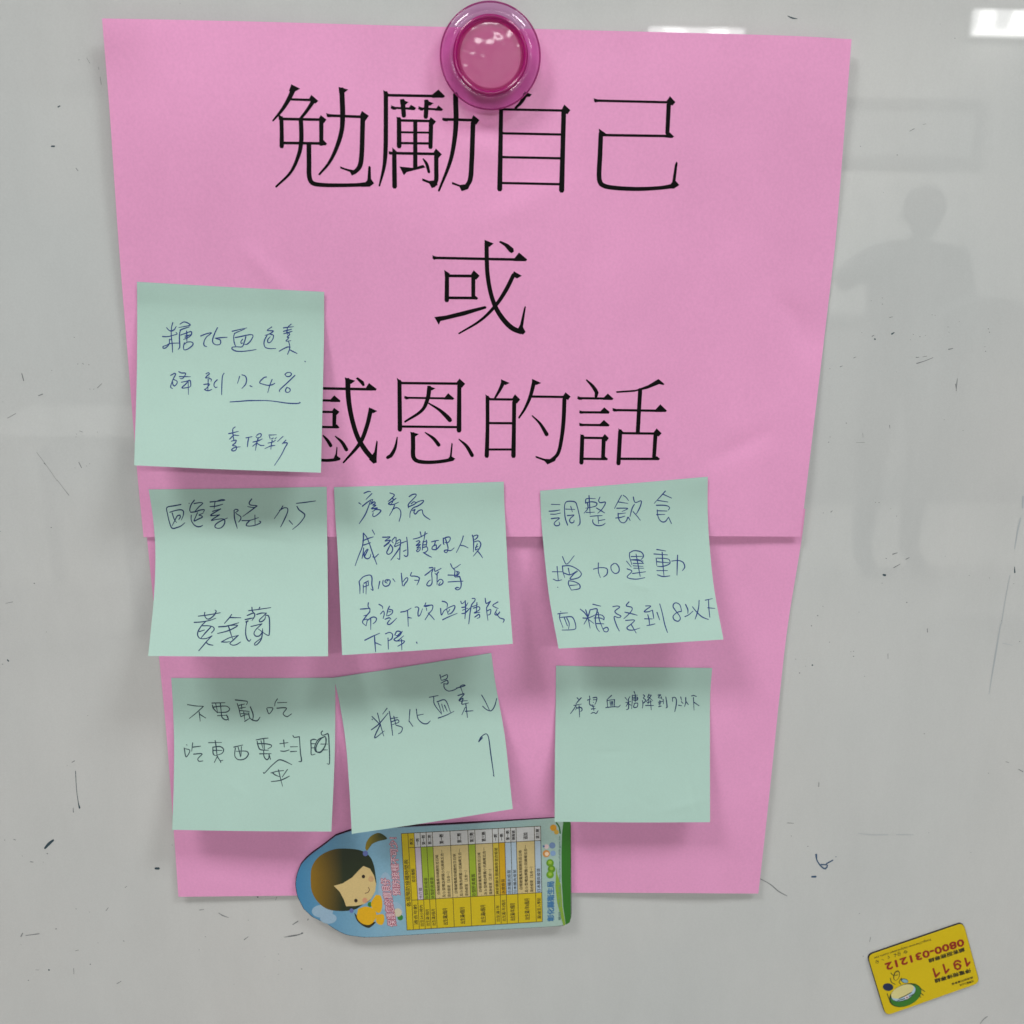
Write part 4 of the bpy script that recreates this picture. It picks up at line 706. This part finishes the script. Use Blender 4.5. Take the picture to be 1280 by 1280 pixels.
# ------------------------------------------------------------------ what the glossy board mirrors: the far wall, frames, a lamp, a standing person
m_wall = paper('painted_wall', (0.74, 0.74, 0.71), .9, .03, 30, .05)
ZF = -1.45; YW = 5.6
w = box('wall', -7, 7, -YW - .1, -YW, ZF, 1.45, m_wall); tag(w, kind='structure')
m_floor = paper('floor_tiles', (0.42, 0.41, 0.38), .5, .05, 20, .05)
f_ = box('floor', -7, 7, -YW, 0.012, ZF - .02, ZF - .001, m_floor); tag(f_, kind='structure')
m_fr = simple('grey_frame', (0.2, 0.2, 0.2), .5); m_pan = simple('pale_panel', (0.5, 0.51, 0.5), .5)
def framed(px0, py0, px1, py1, lbl):
    a = mirror_at(px0, py0, YW - .02); b = mirror_at(px1, py1, YW - .02); x0, x1 = sorted((a.x, b.x)); z0, z1 = sorted((a.z, b.z)); t = .05
    p = box('notice_board', x0 + t, x1 - t, -YW, -YW + .02, z0 + t, z1 - t, m_pan)
    tag(p, lbl, 'notice board', 'boards on the far wall')
    for q in ((x0, x1, z0, z0 + t), (x0, x1, z1 - t, z1), (x0, x0 + t, z0 + t, z1 - t), (x1 - t, x1, z0 + t, z1 - t)):
        box('frame', q[0], q[1], -YW, -YW + .045, q[2], q[3], m_fr, p)
framed(1010, 205, 1232, 125, 'wide framed board on the far wall, mirrored above the standing person')
framed(-90, 104, 48, -40, 'framed board on the far wall, mirrored in the far left of the whiteboard')
framed(58, 114, 126, -40, 'narrow framed board on the far wall, mirrored beside the pink sheet corner')
# lamp with four tubes, mirrored top right
m_em = bpy.data.materials.new('lit_tube'); m_em.use_nodes = True; e_ = m_em.node_tree.nodes['Principled BSDF']
e_.inputs['Emission Color'].default_value = (1, 1, .97, 1); e_.inputs['Emission Strength'].default_value = 9
m_ref = simple('lamp_reflector', (.8, .8, .8), .3)
r2 = m_ref.node_tree.nodes['Principled BSDF']; r2.inputs['Emission Color'].default_value = (1, 1, 1, 1); r2.inputs['Emission Strength'].default_value = 4
YL = YW - .12
def wall_lamp(x0, y0, x1, y1, top, bars, lbl):
    p00, p10 = mirror_at(x0, y0, YL), mirror_at(x1, y1, YL); zt = mirror_at((x0 + x1) / 2, top, YL).z
    lampo = bpy.data.objects.new('wall_lamp', None); col.objects.link(lampo); lampo.location = ((p00.x + p10.x) / 2, -YL, p00.z)
    tag(lampo, lbl, 'lamp', 'light panels on the far wall')
    box('housing', p00.x - .01, p10.x + .01, -YL - .10, -YL - .06, p00.z - .01, zt + .01, m_pan, lampo)
    box('diffuser', p00.x, p10.x, -YL - .055, -YL - .02, p00.z, zt, m_ref, lampo)
    w_ = (p10.x - p00.x) / (x1 - x0)
    for xa, xb in bars:
        box('tube', p00.x + xa * w_, p00.x + xb * w_, -YL - .012, -YL, p00.z + .01, zt - .01, m_em, lampo)
    box('lower_edge', p00.x, p10.x, -YL - .012, -YL, p00.z - .004, p00.z + .012, m_em, lampo)
wall_lamp(1219, 42, 1300, 38, 11, ((8, 22), (48, 62)), 'bright light panel mirrored in the top right of the whiteboard')
wall_lamp(812, 64, 930, 64, 33.5, ((20, 42), (78, 96)), 'light panel mirrored just above the top edge of the printed pink sheet')
# person
def person():
    h = mirror_at(1157, 222, 4.0); top = h.z; x = h.x; y = -4.0; f = ZF; H = top - f
    k = H / 1.72
    J = {'pel': (x, y, f + .95*k, .15), 'wst': (x, y, f + 1.12*k, .15), 'chs': (x, y, f + 1.33*k, .19), 'nek': (x, y, f + 1.465*k, .048), 'hd0': (x, y + .02, f + 1.545*k, .082), 'hd1': (x, y + .02, f + 1.61*k, .104), 'hd2': (x, y + .02, f + 1.70*k, .060),
         'sl': (x - .18*k, y, f + 1.39*k, .07), 'el': (x - .37*k, y + .10, f + 1.29*k, .055), 'wl': (x - .16*k, y + .32, f + 1.42*k, .035), 'sr': (x + .18*k, y, f + 1.39*k, .07), 'er': (x + .25*k, y + .03, f + 1.10*k, .047), 'wr': (x + .17*k, y + .20, f + .98*k, .035),
         'hl': (x - .10*k, y, f + .88*k, .10), 'kl': (x - .11*k, y + .02, f + .50*k, .065), 'al': (x - .11*k, y, f + .09*k, .045), 'fl': (x - .12*k, y + .16, f + .035, .035),
         'hr': (x + .10*k, y, f + .88*k, .10), 'kr': (x + .11*k, y + .02, f + .50*k, .065), 'ar': (x + .11*k, y, f + .09*k, .045), 'fr': (x + .12*k, y + .16, f + .035, .035)}
    E = 'pel-wst wst-chs chs-nek nek-hd0 hd0-hd1 hd1-hd2 chs-sl sl-el el-wl chs-sr sr-er er-wr pel-hl hl-kl kl-al al-fl pel-hr hr-kr kr-ar ar-fr'.split()
    ks = list(J); org = Vector((x, y, f)); me = bpy.data.meshes.new('person')
    me.from_pydata([Vector(J[q][:3]) - org for q in ks], [tuple(ks.index(a_) for a_ in e.split('-')) for e in E], [])
    o = link('person', me, simple('dark_clothes', (.045, .045, .05), .85)); o.location = org
    sk = o.modifiers.new('skin', 'SKIN')
    for q, v in zip(ks, me.skin_vertices[0].data): v.radius = (J[q][3] * k, J[q][3] * k)
    me.skin_vertices[0].data[0].use_root = True
    o.modifiers.new('sub', 'SUBSURF').levels = 2; o.modifiers['sub'].render_levels = 2
    tag(o, 'person in dark clothes with one elbow out, faintly mirrored in the whiteboard', 'person')
person()
q0 = mirror_at(985, 402, 5.2); q1 = mirror_at(1330, 402, 5.2)
cb = box('low_cabinet', q0.x, q1.x, -5.55, -5.2, ZF, q0.z, simple('grey_laminate', (.30, .30, .30), .5))
box('cabinet_top', q0.x - .02, q1.x + .02, -5.56, -5.18, q0.z + .001, q0.z + .03, simple('dark_laminate', (.16, .16, .16), .4), cb)
tag(cb, 'low grey cabinet along the far wall, mirrored below the person in the whiteboard', 'cabinet')
q0 = mirror_at(-60, 545, 3.2); q1 = mirror_at(168, 545, 3.2)
dk = box('desk', q0.x, q1.x, -3.9, -3.2, q0.z - .04, q0.z, simple('pale_desk_top', (.75, .75, .72), .4))
for xx in (q0.x + .03, q1.x - .08):
    for yy in (-3.87, -3.28): box('leg', xx, xx + .05, yy, yy + .05, ZF, q0.z - .041, m_fr, dk)
tag(dk, 'pale desk mirrored as a light band in the left of the whiteboard', 'desk')
# dark upholstered chair back beside the person
c0 = mirror_at(1180, 395, 3.4); c1 = mirror_at(1300, 395, 3.4)
V = []; F = []; n = 12
prof = [(c0.x + (c1.x - c0.x) * t, c0.z + .07 * math.sin(math.pi * t) ** .6) for t in np.linspace(0, 1, n)]
for yy in (-3.4, -3.5):
    for (x, z) in prof: V.append((x, yy, z))
    V.append((c1.x, yy, c0.z - .75)); V.append((c0.x, yy, c0.z - .75))
q = n + 2; F = [tuple(range(q))[::-1], tuple(range(q, 2 * q))] + [(i, (i+1) % q, q + (i+1) % q, q + i) for i in range(q)]
ch = mesh_obj('high_chair_back', V, F, simple('grey_upholstery', (.07, .07, .075), .8)); ch.name = 'chair_back'
tag(ch, 'dark rounded chair back mirrored in the right edge of the whiteboard', 'chair')
